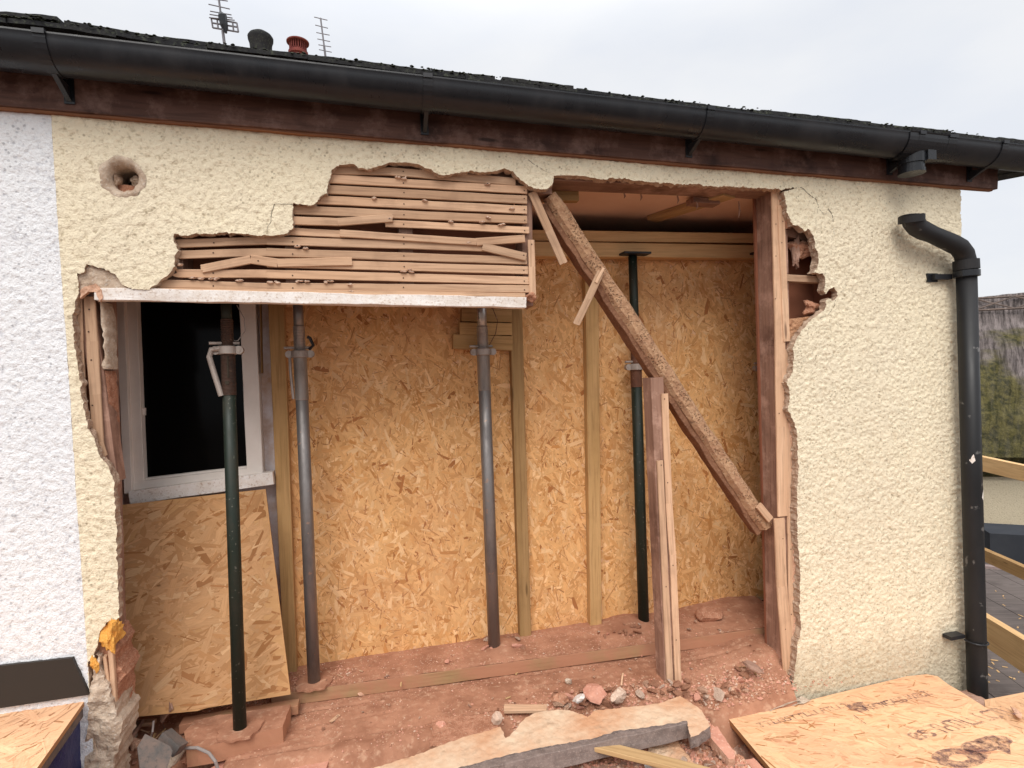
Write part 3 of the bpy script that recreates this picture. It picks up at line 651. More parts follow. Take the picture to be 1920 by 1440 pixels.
# crumbly strip of mortar along the right jamb behind the render
def crumb(pts, wpx, Y, th, mt, name='jamb_mortar', par=house, amp=.006, **k):
    mb = MB(); l = []
    for i in range(len(pts)-1):
        a = Vector(pts[i]); b = Vector(pts[i+1]); m_ = max(2, int((b-a).length/7))
        for s in range(m_): l.append(a.lerp(b, s/m_))
    l.append(Vector(pts[-1])); n = 7; vs = []
    for i, p in enumerate(l):
        for k2 in range(n):
            t = k2/(n-1)-.5; q = P(p.x+t*wpx, p.y, Y); q += Vector((amp*noise.noise(q*70), amp*1.2*noise.noise(q*60+Vector((3, 3, 3)))+th*(2*abs(t))**3, 0)); vs.append(q)
    mb.add(vs, [[i*n+k2, i*n+k2+1, (i+1)*n+k2+1, (i+1)*n+k2] for i in range(len(l)-1) for k2 in range(n-1)])
    return mb.build(name, mt, par, True)
crumb([(1486,640),(1480,720),(1484,790),(1491,860),(1491,1000),(1494,1150),(1490,1240),(1484,1285)], 12, .020, .03, MT['pinkmortar'])
crumb([(1466,362),(1470,395),(1480,428)], 12, .016, .03, MT['redmortar'])
# ---- left jamb
lath([(166,556),(172,640),(178,740),(183,830),(190,856)], 22, Y=.022, nails=[(167,580),(166,622),(171,675),(173,760)], label='wide pale lath on the left jamb')
lath([(148,560),(150,640),(155,740),(160,780)], 11, Y=.026, label='narrow lath at the very edge of the left jamb')
crumb([(189,566),(193,600),(197,650),(196,692)], 17, .030, .05, MT['greymortar'])
crumb([(194,695),(199,740),(200,800),(204,850),(210,880)], 16, .040, .05, MT['redmortar'])
crumb([(155,770),(170,810),(186,850),(203,880),(212,910)], 10, .018, .03, MT['pinkmortar'])
bar('jamb_board', (203,560), (226,1330), 12, .10, .035, MT['stud'], house)
# ---- inner room shell
rm = MB(); Zc = 1.715
box(rm, (-1.19, .10, Zc), (1.79, 2.65, Zc+.012)); rm.build('ceiling_board', MT['ceil'], house, label='pinkish ceiling board above the opening')
mbj = MB(); A = P(1325,368,.16); B = P(1225,436,.44); A.z = B.z = Zc-.001
member(mbj, Vector((A.x+.05, .09, Zc-.001)), Vector((B.x, B.y, Zc-.001)), .07, .020, Vector((1, 0, 0))); mbj.build('ceiling_joist', MT['pine'], house)
mb = MB(); member(mb, P(1010,362,.14), P(1085,363,.14), .05, .03, (0, 0, 1)); mb.build('ceiling_block', MT['treated'], house)
mb = MB(); member(mb, P(1300,374,.14), P(1350,377,.14), .022, .05, (0, 0, 1)); mb.build('ceiling_block', MT['stud'], house)
for (x, y, l) in ((1170,362,10),(1201,362,14),(1270,366,16),(1385,378,30),(1306,378,14)):
    mb = MB(); tube(mb, [P(x, y, .13), P(x+2, y+l*.6, .132), P(x, y+l, .13)], [.0025, .0035, .001], 6); mb.build('hanging_splinter', MT['stud'], house)
for lo, hi in (((-1.2, .14, -.3), (-1.14, 2.6, 1.80)), ((1.74, .14, -.3), (1.80, 2.6, 1.80)), ((-1.2, 2.6, -.3), (1.80, 2.66, 1.80))):
    mb = MB(); box(mb, lo, hi); mb.build('inner_wall', MT['lining'], house)
mb = MB(); box(mb, (-1.2, .56, -.06), (1.82, 2.6, -.04)); mb.build('inner_floor', MT['lining'], house)
# wall of the inner room with the window in it (left)
WY = .44
mb = MB(); xa = P(222,700,WY).x-.2; x_l = P(236,700,WY).x; x_r = P(466,700,WY).x; zt = 1.60; zb = P(400,915,WY).z
x_e = P(530,800,WY).x
box(mb, (x_r, WY+.03, -.2), (x_e, WY+.09, zt)); box(mb, (xa, WY+.03, -.2), (x_l, WY+.09, zt)); box(mb, (x_l, WY+.03, -.2), (x_r, WY+.09, zb)); box(mb, (xa, WY+.03, zt), (x_e, WY+.09, 1.69))
mb.build('window_wall', MT['plast'], house, label='peeling white plaster beside the window')
wn = MB()
def wbar(mb, a, b, w_, Y, th, **k): bar('x', a, b, w_, Y, th, None, mb=mb, **k)
win = MB()
wbar(win, (241,560), (256,925), 30, WY-.02, .05); wbar(win, (463,560), (479,905), 30, WY-.02, .05); wbar(win, (236,917), (490,886), 22, WY-.02, .05); wbar(win, (235,548), (480,556), 24, WY-.02, .05)
window = win.build('window', MT['frame'], house, label='white timber window with a black unlit pane')
sb = MB(); wbar(sb, (250,560), (264,903), 10, WY-.004, .03); wbar(sb, (455,560), (468,890), 7, WY-.004, .03); wbar(sb, (258,902), (470,877), 8, WY-.004, .03)
sb.build('sash', MT['frame'], window)
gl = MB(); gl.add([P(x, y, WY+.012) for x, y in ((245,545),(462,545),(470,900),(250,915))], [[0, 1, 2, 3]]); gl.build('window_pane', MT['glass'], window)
sl = MB(); wbar(sl, (242,934), (512,897), 24, WY-.045, .05); sl.build('window_sill', MT['whitepaint'], window)
bar('window_catch', (262,772), (272,772), 14, WY-.006, .01, MT['frame'], window)
cb = MB(); tube(cb, [P(x, y, .30) for x, y in ((205,600),(212,640),(214,700),(217,760),(219,790),(214,812),(200,822))], .004, 8); cb.build('cable', MT['cable'], house)
bar('window_reveal', (224,556), (240,925), 16, .40, .03, MT['frame'], house)
# ---- floor of the opening: dusty boards
fl = MB(); nx_, ny_ = 400, 90; x0, x1 = -1.1, 1.74; y0, y1 = -.08, .56
def floor_z(x, y):
    z = -.052
    for k, ln in enumerate((.055, .150, .235)):
        d = abs(y-ln-.004*math.sin(x*3+k)-.01*noise.noise(Vector((x*.8, k, 0)))); open_ = max(0, .3+noise.noise(Vector((x*2.1, k*7, 5)))*1.5)
        z -= min(1, open_)*.016*max(0, 1-d/.006)
    z += .004*fbm((x*6, y*9, 1), 3)+.0025*noise.noise(Vector((x*60, y*60, 1)))+.002*noise.noise(Vector((x*130, y*130, 4)))
    z += .02*math.exp(-((x-.42)**2+(y-.41)**2)/.006)+.028*math.exp(-((x-1.45)**2+(y-.2)**2)/.02)
    e = max(0, .02-y)/.1; z -= e*e*.2
    if x > 1.0: z -= min(1, (x-1.0)/.12)*.06*min(1, max(0, (.08-y)/.09))
    if x < -.46: z -= min(1, (-.46-x)/.04)*min(1, max(0, (.20-y)/.05))*(.075+.02*noise.noise(Vector((x*22, y*22, 3))))
    return z
vs = []
for j in range(ny_+1):
    for i in range(nx_+1):
        x = x0+(x1-x0)*i/nx_; y = y0+(y1-y0)*j/ny_; vs.append((x, y, floor_z(x, y)))
def fkeep(i, j):
    x, y, z = vs[j*(nx_+1)+i]
    return not (x > 1.455 and y < .04)
fl.add(vs, [[j*(nx_+1)+i, j*(nx_+1)+i+1, (j+1)*(nx_+1)+i+1, (j+1)*(nx_+1)+i] for j in range(ny_) for i in range(nx_) if fkeep(i, j)])
o = fl.build('floor', MT['dust'], None, True, kind='structure')
# ---- fascia, gutter, roof
def zf(x): return 1.80-.018*(x+.9)          # lower edge of the fascia
XF = 2.49
mb = MB(); member(mb, Vector((-2.2, -.022, zf(-2.2)+.085)), Vector((XF, -.022, zf(XF)+.085)), .17, .022, (0, 0, 1), seg=60, jit=.002, nw=6); mb.build('fascia_board', MT['fascia'], house, label='dark stained fascia board under the gutter')
mb = MB(); member(mb, Vector((-2.2, -.016, zf(-2.2)-.003)), Vector((XF-.02, -.016, zf(XF)-.003)), .009, .016, (0, 0, 1), seg=60, jit=.003); mb.build('fascia_trim', MT['fascia_raw'], house)
GY = -.092; GR = .063
_ga = P(0, 53, GY-GR); _gb = P(1880, 268, GY-GR)
def gz(x): return _ga.z+(_gb.z-_ga.z)*(x-_ga.x)/(_gb.x-_ga.x)      # rim height of the gutter
def gutter_seg(mb, xa, xb, r, th=.003, n=18, extra=0, drop=0):
    prof = []
    for k in range(n+1):
        a = math.pi*k/n; prof.append((-math.cos(a)*r, -math.sin(a)*r*1.05))
    pin = [(a*(1-th/r), b*(1-th/r)) for a, b in prof][::-1]
    ring = prof+[(r+.0015, .006), (r-.004, .006)][:1]+pin+[(-r-.003, .004)]
    vs = []
    xs = np.linspace(xa, xb, max(2, int((xb-xa)/.15)+1))
    for x in xs:
        for a, b in ring: vs.append((x, GY+a, gz(x)+b+drop))
    n_ = len(ring)
    mb.add(vs, [[i*n_+k, i*n_+(k+1) % n_, (i+1)*n_+(k+1) % n_, (i+1)*n_+k] for i in range(len(xs)-1) for k in range(n_)])
gt = MB(); gutter_seg(gt, -2.2, 3.4, GR); gutter = gt.build('gutter', MT['black'], house, True, label='black half round plastic gutter')
def bracket(px, py, union=False):
    x = P(px, py, GY-GR).x; mb = MB(); w_ = .013 if not union else .02; r0 = GR+.0005; r1 = GR+.0045; n = 16; vs = []
    z = gz(x)
    for s in (-w_, w_):
        for r in (r0, r1):
            for k in range(n+1):
                a = math.pi*(k/n)*.92; vs.append((x+s, GY-math.cos(a)*r, z-math.sin(a)*r*1.05+.002))
    q = n+1
    for k in range(n):
        pass
    fs = []
    for k in range(n): fs += [[q+k, q+k+1, 3*q+k+1, 3*q+k], [k, k+1, q+k+1, q+k], [2*q+k, 3*q+k, 3*q+k+1, 2*q+k+1]]
    mb.add(vs, fs)
    box(mb, (x-w_, GY-r1-.004, z-.004), (x+w_, GY-r1+.006, z+.008))        # front clip
    if not union:   # arm down to the fascia
        a = [(GY-GR*.55, z-GR*.86), (-.024, zf(x)+.022), (-.024, zf(x)+.06), (GY+.01, z-GR*1.05)]
        vs = [(x+s, y, zz) for s in (-.006, .006) for y, zz in a]
        mb.add(vs, [[0, 1, 2, 3], [7, 6, 5, 4], [0, 4, 5, 1], [1, 5, 6, 2], [2, 6, 7, 3], [3, 7, 4, 0]])
        box(mb, (x-.012, -.0265, zf(x)+.018), (x+.012, -.0225, zf(x)+.11))
    mb.build('gutter_bracket', MT['black'], gutter)
for px in (74, 802, 1332, 1728, 1884): bracket(px, 60+px*.11)
bracket(1786, 258, True)
# running outlet
xo = P(1748, 290, GY-GR).x; mb = MB(); zo = gz(xo)
gutter_seg(mb, xo-.10, xo+.075, GR+.0035, .003)
tube(mb, [(xo-.02, GY, zo-GR*.8), (xo-.02, GY, zo-GR-.022)], .046, 28); tube(mb, [(xo-.02, GY, zo-GR-.018), (xo-.02, GY, zo-GR-.05)], [.041, .041], 28); tube(mb, [(xo-.02, GY, zo-GR-.044), (xo-.02, GY, zo-GR-.056)], .044, 28)
box(mb, (xo-.002, GY-.05, zo-GR-.018), (xo+.036, GY-.02, zo-GR*.55))
mb.build('gutter_outlet', MT['black'], gutter)
# slates: eaves courses with rough mossy edges
rf = MB(); SL = math.radians(9)
top_px = [(0,25),(60,30),(130,38),(300,68),(400,80),(480,90),(600,104),(700,116),(905,141),(1050,160),(1200,180),(1350,197),(1500,213),(1640,230),(1740,240),(1830,252),(1920,262),(2100,284)]
tp = [P(x, y, -.066) for x, y in top_px]
def ztp(x):
    for a, b in zip(tp, tp[1:]):
        if a.x <= x <= b.x: return a.z+(b.z-a.z)*(x-a.x)/(b.x-a.x)
    return tp[0].z+(x-tp[0].x)*-.03 if x < tp[0].x else tp[-1].z
x = -2.2; XROOF = 3.0
while x < XROOF:
    wv = random.uniform(.19, .26); xa, xb = x+.0007, min(x+wv-.0007, XROOF)
    for c in range(2):
        off = (.0 if c == 0 else wv*.5); y0_ = -.072+random.uniform(-.003, .003)+c*.008; th = random.uniform(.009, .012); zo_ = (-.010 if c == 0 else .002)+random.uniform(-.002, .001); tl_ = random.uniform(-.015, .015)
        nn = 14; vs = []
        for k in range(nn+1):
            xx = xa+off*(c)+(xb-xa)*k/nn; e = .003*fbm((xx*30, c*9, 2), 3); h = .0015*noise.noise(Vector((xx*20, c, 3)))
            for (yy, z2) in ((y0_+e, -th), (y0_+e, 0), (y0_+.35, .35*math.tan(SL)), (y0_+.35, .35*math.tan(SL)-th)): vs.append((xx, yy, ztp(xx)+zo_+tl_*(xx-xa)+z2+h))
        rf.add(vs, [[k*4+i, k*4+(i+1) % 4, (k+1)*4+(i+1) % 4, (k+1)*4+i] for k in range(nn) for i in range(4)]+[[3, 2, 1, 0], [nn*4, nn*4+1, nn*4+2, nn*4+3]])
    x += wv
for r_ in range(1, 7):      # upper courses
    x = -2.3+(r_ % 2)*.11
    while x < XROOF-.1:
        wv = .23; y0_ = -.07+r_*.2; zz = ztp(-.4)+(ztp(2.3)-ztp(-.4))*(x+.4)/2.7-.050+r_*.2*math.tan(SL)
        vs = []
        for xx in (x+.002, min(x+wv-.002, XROOF)):
            for (yy, z2) in ((y0_, -.008), (y0_, .002), (y0_+.24, .24*math.tan(SL)-.004), (y0_+.24, .24*math.tan(SL)-.014)): vs.append((xx, yy, zz+z2))
        rf.add(vs, [[i, (i+1) % 4, 4+(i+1) % 4, 4+i] for i in range(4)]+[[3, 2, 1, 0], [4, 5, 6, 7]]); x += wv
roof = rf.build('roof', MT['slate'], house, label='dark slate roof with mossy eaves')
MT['moss'] = rough_mat('moss', (.075, .078, .055), (.04, .042, .03), 60, .006, c3=(.20, .20, .15))
mm = MB()
for k in range(1500):
    xx = random.uniform(-1.4, 2.4); dens_ = noise.noise(Vector((xx*3, 4, 4)))
    if random.random() > .55+dens_ or xx > 2.2 and random.random() > .3: continue
    s = random.uniform(.002, .0055)*(1.7 if random.random() < .02 else 1); c = Vector((xx, -.066+random.uniform(-.012, .02), ztp(xx)-.003-random.uniform(0, .008)))
    n = 6; sd = random.random()*9; vs = [c+Vector((0, 0, s*.8))]
    for rr, h in ((.7, .5), (1, 0)):
        for q in range(n):
            a = 2*math.pi*q/n; j = 1+.5*noise.noise(Vector((math.cos(a)+sd, math.sin(a), rr))); vs.append(c+Vector((s*rr*j*math.cos(a)*1.3, s*rr*j*math.sin(a), s*h*.8)))
    mm.add(vs, [[0, 1+q, 1+(q+1) % n] for q in range(n)]+[[1+q, 1+n+q, 1+n+(q+1) % n, 1+(q+1) % n] for q in range(n)])
mm.build('moss', MT['moss'], roof, kind='stuff')
# soffit closing the eaves, flashing sheet at the verge
mb = MB(); box(mb, (-2.2, .0, 1.865), (XR, .2, 1.88)); mb.build('soffit', MT['lining'], house)
# chimney behind the ridge with its pots
yc = 3.6; cA = P(400, 98, yc); cB = P(640, 122, yc)
ch = MB(); box(ch, (cA.x, yc-.3, .5), (cB.x, yc+.3, cA.z-.32)); box(ch, (cA.x-.04, yc-.34, cA.z-.32), (cB.x+.04, yc+.34, cA.z-.25)); chim = ch.build('chimney', MT['cream'], house, label='rendered chimney stack behind the roof')
def lathe(mb, c, prof, n=28, mi=0, tiltv=None):
    vs = [Vector(c)+Vector((r*math.cos(2*math.pi*k/n), r*math.sin(2*math.pi*k/n), z)) for r, z in prof for k in range(n)]
    mb.add(vs, [[i*n+k, i*n+(k+1) % n, (i+1)*n+(k+1) % n, (i+1)*n+k] for i in range(len(prof)-1) for k in range(n)]+[list(range(n))[::-1], [(len(prof)-1)*n+k for k in range(n)]], mi)
c1 = P(489, 83, yc); s1 = (P(513, 70, yc)-P(465, 70, yc)).length/2*.98
mb = MB(); lathe(mb, (c1.x, yc, c1.z), [(s1*.86, -.40), (s1*.86, -.05), (s1*.9, 0), (s1*1.0, .03), (s1*1.02, .055), (s1*.9, .075), (s1*.55, .10), (s1*.1, .105)]); mb.build('chimney_pot', MT['slate'], chim, True, label='black domed chimney pot cowl')
c2 = P(559, 94, yc); s2 = (P(582, 80, yc)-P(538, 80, yc)).length/2*.98
mb = MB(); lathe(mb, (c2.x, yc, c2.z), [(s2*.72, -.40), (s2*.72, -.05), (s2*.86, -.045), (s2*.86, -.02), (s2*.7, -.01), (s2*.7, .0)])
pot = mb.build('chimney_pot', MT['terra'], chim, label='red chimney pot with a ribbed ventilating cap')
mb = MB()
for k in range(22):
    a = 2*math.pi*k/22; p = Vector((c2.x+s2*.72*math.cos(a), yc+s2*.72*math.sin(a), c2.z-.01)); tube(mb, [p, p+Vector((0, 0, .075))], .005, 5)
lathe(mb, (c2.x, yc, c2.z), [(s2*.98, .060), (s2*.99, .07), (s2*.7, .085), (s2*.1, .09)]); mb.build('cowl', MT['terra'], pot)
def aerial(base, top, elems, r, name_label, refl=None):
    b = P(*base, yc-.2); t = P(*top, yc-.2); b0 = Vector((b.x, b.y, cA.z-.30))
    e = empty('tv_aerial', b0, label=name_label, cat='tv aerial')
    mb = MB(); tube(mb, [b0, b, b.lerp(t, .25)], r*1.3, 8); mb.build('mast', MT['alu'], e)
    mb = MB(); tube(mb, [b.lerp(t, .2), t], r, 6); mb.build('boom', MT['alu'], e)
    for (xa, ya, xb_, yb_) in elems:
        mb = MB(); tube(mb, [P(xa, ya, yc-.2), P(xb_, yb_, yc-.2)], r*.55, 5); mb.build('element', MT['alu'], e)
    if refl:
        mb = MB()
        for a, b_ in refl: tube(mb, [P(*a, yc-.19), P(*b_, yc-.19)], r*.8, 6)
        mb.build('reflector', MT['alu'], e)
        mb = MB(); tube(mb, [P(413, 24, yc-.22), P(417, 30, yc-.22), P(420, 48, yc-.22), P(424, 62, yc-.22)], [r*2, r*4, r*3.2, r], 8); mb.build('junction_box', MT['black'], e)
aerial((421,84),(408,-20), [(399,-2,427,2),(391,8,431,17),(394,21,434,28),(393,27,436,34),(392,33,440,38),(396,-10,424,-6)], .009, 'larger tv aerial with a grid reflector left of the black chimney pot',
  [((396,34),(444,43)),((444,43),(447,60)),((447,60),(399,52)),((399,52),(396,34)),((398,43),(446,51)),((416,38),(418,56)),((425,40),(427,57)),((407,36),(409,54)),((436,42),(438,58))])
aerial((610,104),(601,34), [(589,32,614,38),(591,47,615,53),(593,61,618,66),(595,73,619,78),(597,84,621,88),(598,93,622,98)], .007, 'smaller plain tv aerial right of the red chimney pot')
# ---- downpipe on the right corner
dp = MB(); px_ = lambda x, y: P(x, y, -.062)
D0 = px_(1812, 512); D1 = P(1833, 1312, -.062)
tube(dp, [D0, D0.lerp(D1, .5), D1, D1+(D1-D0).normalized()*.12], 0.0335, 32)
pipe = dp.build('downpipe', MT['blackscuff'], house, True, label='scuffed black round downpipe with a swan neck on the right corner')
mb = MB(); e0 = px_(1812, 520); 
pts = [e0, px_(1811, 492), px_(1806, 476), px_(1796, 464), px_(1782, 457), px_(1745, 441), px_(1727, 434), px_(1715, 428), px_(1707, 418), px_(1704, 408)]
cv = [p+Vector((0, -.004*i*.4, 0)) for i, p in enumerate(pts)]
tube(mb, cv, [.034, .034, .034, .034, .034, .031, .034, .034, .036, .036], 30, caps=False); mb.build('swan_neck', MT['blackscuff'], pipe, True)
mb = MB(); tube(mb, [px_(1703.5, 419)+Vector((0, -.012, 0)), px_(1702, 406)+Vector((0, -.015, 0))], .0425, 30, caps=False); tube(mb, [px_(1703.3, 408)+Vector((0, -.012, 0)), px_(1703.2, 409.5)+Vector((0, -.012, 0))], .041, 30); mb.build('socket', MT['blackscuff'], pipe)
mb = MB(); tube(mb, [px_(1811, 488), px_(1812, 506)], .0425, 30); mb.build('socket', MT['blackscuff'], pipe)
mb = MB(); a = px_(1812, 508); b = px_(1812.3, 519); tube(mb, [a, b], .0435, 30); box(mb, (a.x-.115, -.03, b.z-.004), (a.x-.03, -.012, b.z+.016)); box(mb, (a.x-.13, -.012, b.z-.012), (a.x-.08, -.005, b.z+.022)); mb.build('pipe_clip', MT['black'], pipe)
q = px_(1829, 1200); mb = MB(); box(mb, (q.x-.10, -.045, q.z+.004), (q.x-.03, -.01, q.z+.018)); tube(mb, [q+Vector((.0395*math.cos(t), -.0395*math.sin(t), -.006+.002*t)) for t in np.linspace(-.3, 3.5, 20)], .003, 6); mb.build('pipe_clip', MT['black'], pipe)
mb = MB()
for (pp, w_) in (([(1834,897),(1838,905),(1833,925),(1828,935),(1824,930),(1829,915)], 0), ([(1812,850),(1814,862),(1811,868),(1809,862)], 0)):
    vs = []
    for x_, y_ in pp:
        ax = D0.lerp(D1, (y_-512)/800); q = P(x_, y_, -.062); dx = max(-.032, min(.032, (q.x-ax.x)*.93)); vs.append(Vector((ax.x+dx, ax.y-math.sqrt(0.0335**2-dx*dx)-.001, q.z)))
    mb.add(vs, [list(range(len(vs)))])
mb.build('paint_scrape', MT['whitepaint'], pipe)
# ================================================================ TEMPORARY SCREEN INSIDE
YB = .462
screen = empty('temporary_screen', (.4, YB, 0), label='temporary pale board screen on treated timber studs closing the opening from inside', cat='screen')
zb0 = -.02; ztp_ = P(1200, 486, YB).z+.02
seams = [P(545,800,YB).x-.06, P(973,800,YB).x, P(1113,800,YB).x, P(1113,800,YB).x+.95]
for i in range(3):
    a, b = seams[i]+.0015, seams[i+1]-.0015
    osb('board_panel', (a, YB, zb0), (1, 0, 0), (0, 0, 1), [(0, 0), (b-a, 0), (b-a, ztp_-zb0), (0, ztp_-zb0)], .011, MT['osb'], screen, dens=12500, size=.85, dirspread=2.6, dirmean=1.75)
def st(a, b, w0, w1, Y=None, **k): bar('screen_stud', a, b, w0, Y or YB-.038, .036, MT['treated'], screen, w1px=w1, **k)
st((517,560), (546,1296), 30, 24); st((967,560), (986,1196), 23, 21); st((1109,470), (1118,1174), 25, 21)
st((487,560), (490,700), 1, 1)
for a, b, w_ in (((866,590),(960,592),24), ((862,616),(960,617),23), ((850,640),(961,644),27)): bar('packer', a, b, w_, YB-.045, .042, MT['treated'], screen)
bar('top_plate', (640,436), (1440,447), 20, YB-.055, .05, MT['pine'], screen, label='upper timber of the screen head'); bar('top_plate', (640,462), (1440,472), 27, YB-.065, .06, MT['pine'], screen, label='lower timber of the screen head')
# sole plate: front edge runs slightly towards the wall on the right
pf0, pf1 = Vector((-.375, .296, 0)), Vector((1.66, .185, 0))
mb = MB(); d = (pf1-pf0).normalized()
nx2 = 240; vs = []; top = []
for i in range(nx2+1):
    q = pf0.lerp(pf1, i/nx2)
    for k, yy in enumerate(np.linspace(0, 1, 12)):
        y = q.y+(YB-q.y)*yy; x = q.x; h = .0025*fbm((x*14, y*14, 2), 3)+.0016*noise.noise(Vector((x*90, y*90, 3)))
        h += .018*math.exp(-((x-.44)**2+(y-.38)**2)/.004)+.018*math.exp(-((x-1.0)**2+(y-.42)**2)/.006)+.02*math.exp(-((x-1.5)**2+(y-.42)**2)/.02)
        vs.append((x, y, h-(.003 if k == 0 else 0)))
m12 = 12
mb.add(vs, [[i*m12+k, (i+1)*m12+k, (i+1)*m12+k+1, i*m12+k+1] for i in range(nx2) for k in range(m12-1)], 0)
mb.build('sole_plate', MT['dust'], screen, True, label='dust covered timber sole plate')
mb = MB(); member(mb, pf0+Vector((0, .0, -.027)), pf1+Vector((0, .0, -.027)), .046, .10, (0, 0, 1), seg=40); mb.build('sole_plate_edge', MT['dustytimber'], screen)
# ================================================================ STEEL PROPS
def prop(ax0, ax1, Yt, Yb, r_out, collar_y, mats, label, handle, thread=(.0, 90), top_plate_=False, r_in=None, shifts=None, Zb=0.0):
    """ax0/ax1: axis points in the photograph at head and foot"""
    r_in = r_in or r_out*.80
    foot = P(*ax1, Yb); head = P(*ax0, Yt); ax = (head-foot).normalized()
    e = empty('steel_prop', foot, label=label, cat='prop', group='adjustable steel props inside the opening')
    t = (collar_y-ax0[1])/(ax1[1]-ax0[1]); cx0 = ax0[0]+(ax1[0]-ax0[0])*t
    col = P(cx0, collar_y, Yt+(Yb-Yt)*t)
    col = foot+ax*((col-foot).dot(ax))
    mb = MB(); tube(mb, [foot+ax*.004, foot.lerp(col, .5), col-ax*.02], r_out, 28); mb.build('outer_tube', mats[0], e, True)
    # threaded sleeve with visible ridges
    mb = MB(); pts = []; rr = []; Lt = thread[1]*.0021; n = int(Lt/.0042)
    for i in range(n*2+1): pts.append(col-ax*(Lt*i/(2*n))); rr.append(r_out+(.0022 if i % 2 else .0004))
    tube(mb, pts, rr, 26); mb.build('thread', mats[1], e)
    mb = MB(); pts = []; rr = []; Lu = .085; n = 16
    for i in range(n*2+1): pts.append(col+ax*(.012+Lu*i/(2*n))); rr.append(r_out+(-.001 if i % 2 else -.003))
    tube(mb, pts, rr, 26); mb.build('thread', mats[1], e)
    mb = MB(); tube(mb, [col+ax*.09, col.lerp(head, .6), head], r_in, 24); it = mb.build('inner_tube', mats[2], e, True)
    # collar nut with two lugs
    side = Vector((0, 1, 0)).cross(ax).normalized(); fw = Vector((0, -1, 0)); fw = (fw-ax*fw.dot(ax)).normalized()
    mb = MB(); tube(mb, [col-ax*.013, col-ax*.011, col+ax*.011, col+ax*.013], [r_out+.005, r_out+.008, r_out+.008, r_out+.005], 28)
    for s in (-1, 1):
        c = col+side*s*(r_out+.014); tube(mb, [c-fw*.010, c+fw*.010], .013, 14)
        tube(mb, [c+fw*.010, c+fw*.0115], .0065, 12)
    nut = mb.build('collar', MT['zinc'], e)
    mb = MB()
    if handle == 'bent':
        c = col+side*(-1)*(r_out+.016)+fw*.012
        tube(mb, [c+side*.02+ax*.006, c+ax*.002-side*.008, c-ax*.02-side*.014, c-ax*.07-side*.002, c-ax*.14+side*.016], .0085, 12)
    else:
        c = col-side*(r_out+.012)+fw*.006
        tube(mb, [c-ax*.012, c-ax*.06, c-ax*.155+side*.006], .0048, 10)
    if handle: mb.build('handle', MT['zinc'], nut)
    mb = MB(); pc = col+ax*.022; tube(mb, [pc-side*(r_out+.03)+fw*.01, pc+side*(r_out+.014)-fw*.004], .005, 10); mb.build('pin', MT['zinc'], e)
    # base plate buried in dust
    mb = MB(); pl = .055; rr_ = [(.062+.005*math.sin(k*2.1)+.004*math.sin(k*.9)) for k in range(26)]; vs = [Vector(foot)+Vector((r_*math.cos(k*math.tau/26), r_*math.sin(k*math.tau/26), h)) for h in (-.004, .003) for k, r_ in enumerate(rr_)]; mb.add(vs, [[k, (k+1) % 26, 26+(k+1) % 26, 26+k] for k in range(26)]+[list(range(26, 52))]); mb.build('base_plate', MT['dust'], e)
    if top_plate_: mb = MB(); box(mb, (-.06, -.05, -.004), (.06, .05, .004), 0, Matrix.Translation(head)); mb.build('head_plate', MT['blackscuff'], e)
    return e, col, ax, side, fw, r_out
p1, c1_, a1, sd1, fw1, _ = prop((423,535), (450,1366), .150, .110, .0192, 657, [MT['green'], MT['darkrust'], MT['green']], 'dark green steel prop in front of the dark window', 'bent', (0, 66))
p2, c2_, a2, sd2, fw2, _ = prop((557,535), (589,1278), .325, .325, .0212, 664, [MT['greytube'], MT['galv'], MT['greytube']], 'grey steel prop between the window and the wide board screen', 'straight', (0, 76))
p3, c3_, a3, sd3, fw3, _ = prop((901,535), (927,1216), .367, .367, .0235, 660, [MT['greytube'], MT['galv'], MT['galv']], 'grey steel prop in front of the three stacked timber packers', None, (0, 70))
p4, c4_, a4, sd4, fw4, _ = prop((1186,478), (1207,1166), .395, .395, .0225, 688, [MT['green'], MT['rust'], MT['green']], 'dark green steel prop behind the diagonal brace, head plate showing', None, (0, 40), True)
p5, *_ = prop((1424,478), (1446,1150), .41, .41, .0225, 690, [MT['green'], MT['rust'], MT['green']], 'dark steel prop mostly hidden behind the right stud', None, (0, 40), True)
# slot in the thread of the first prop, wires
mb = MB(); q = c1_+fw1*.0199; tube(mb, [q-a1*.02+sd1*.004, q-a1*.085+sd1*.004], .0032, 6); tube(mb, [q-a1*.10-fw1*.004, q-a1*.10+fw1*.002], .0065, 10); mb.build('slot', MT['dark'], p1)
mb = MB(); tube(mb, [c1_+sd1*.0+a1*.03-fw1*.01, c1_+sd1*.03+a1*.03, c1_+sd1*.052+a1*.06, c1_+sd1*.05+a1*.10, c1_+sd1*.03+a1*.14], .0015, 6); mb.build('safety_wire', MT['cable'], p1)
mb = MB(); tube(mb, [c3_+sd3*.022+a3*.02, c3_+sd3*.052+a3*.07, c3_+sd3*.062+a3*.12, c3_+sd3*.045+a3*.165, c3_+sd3*.02+a3*.185], .0016, 6); mb.build('safety_wire', MT['rust'], p3)
mb = MB(); tube(mb, [c2_+sd2*.030+a2*.015, c2_+sd2*.045+a2*.03, c2_+sd2*.035+a2*.055, c2_+sd2*.026+a2*.06], .006, 6); mb.build('lever', MT['black'], p2)
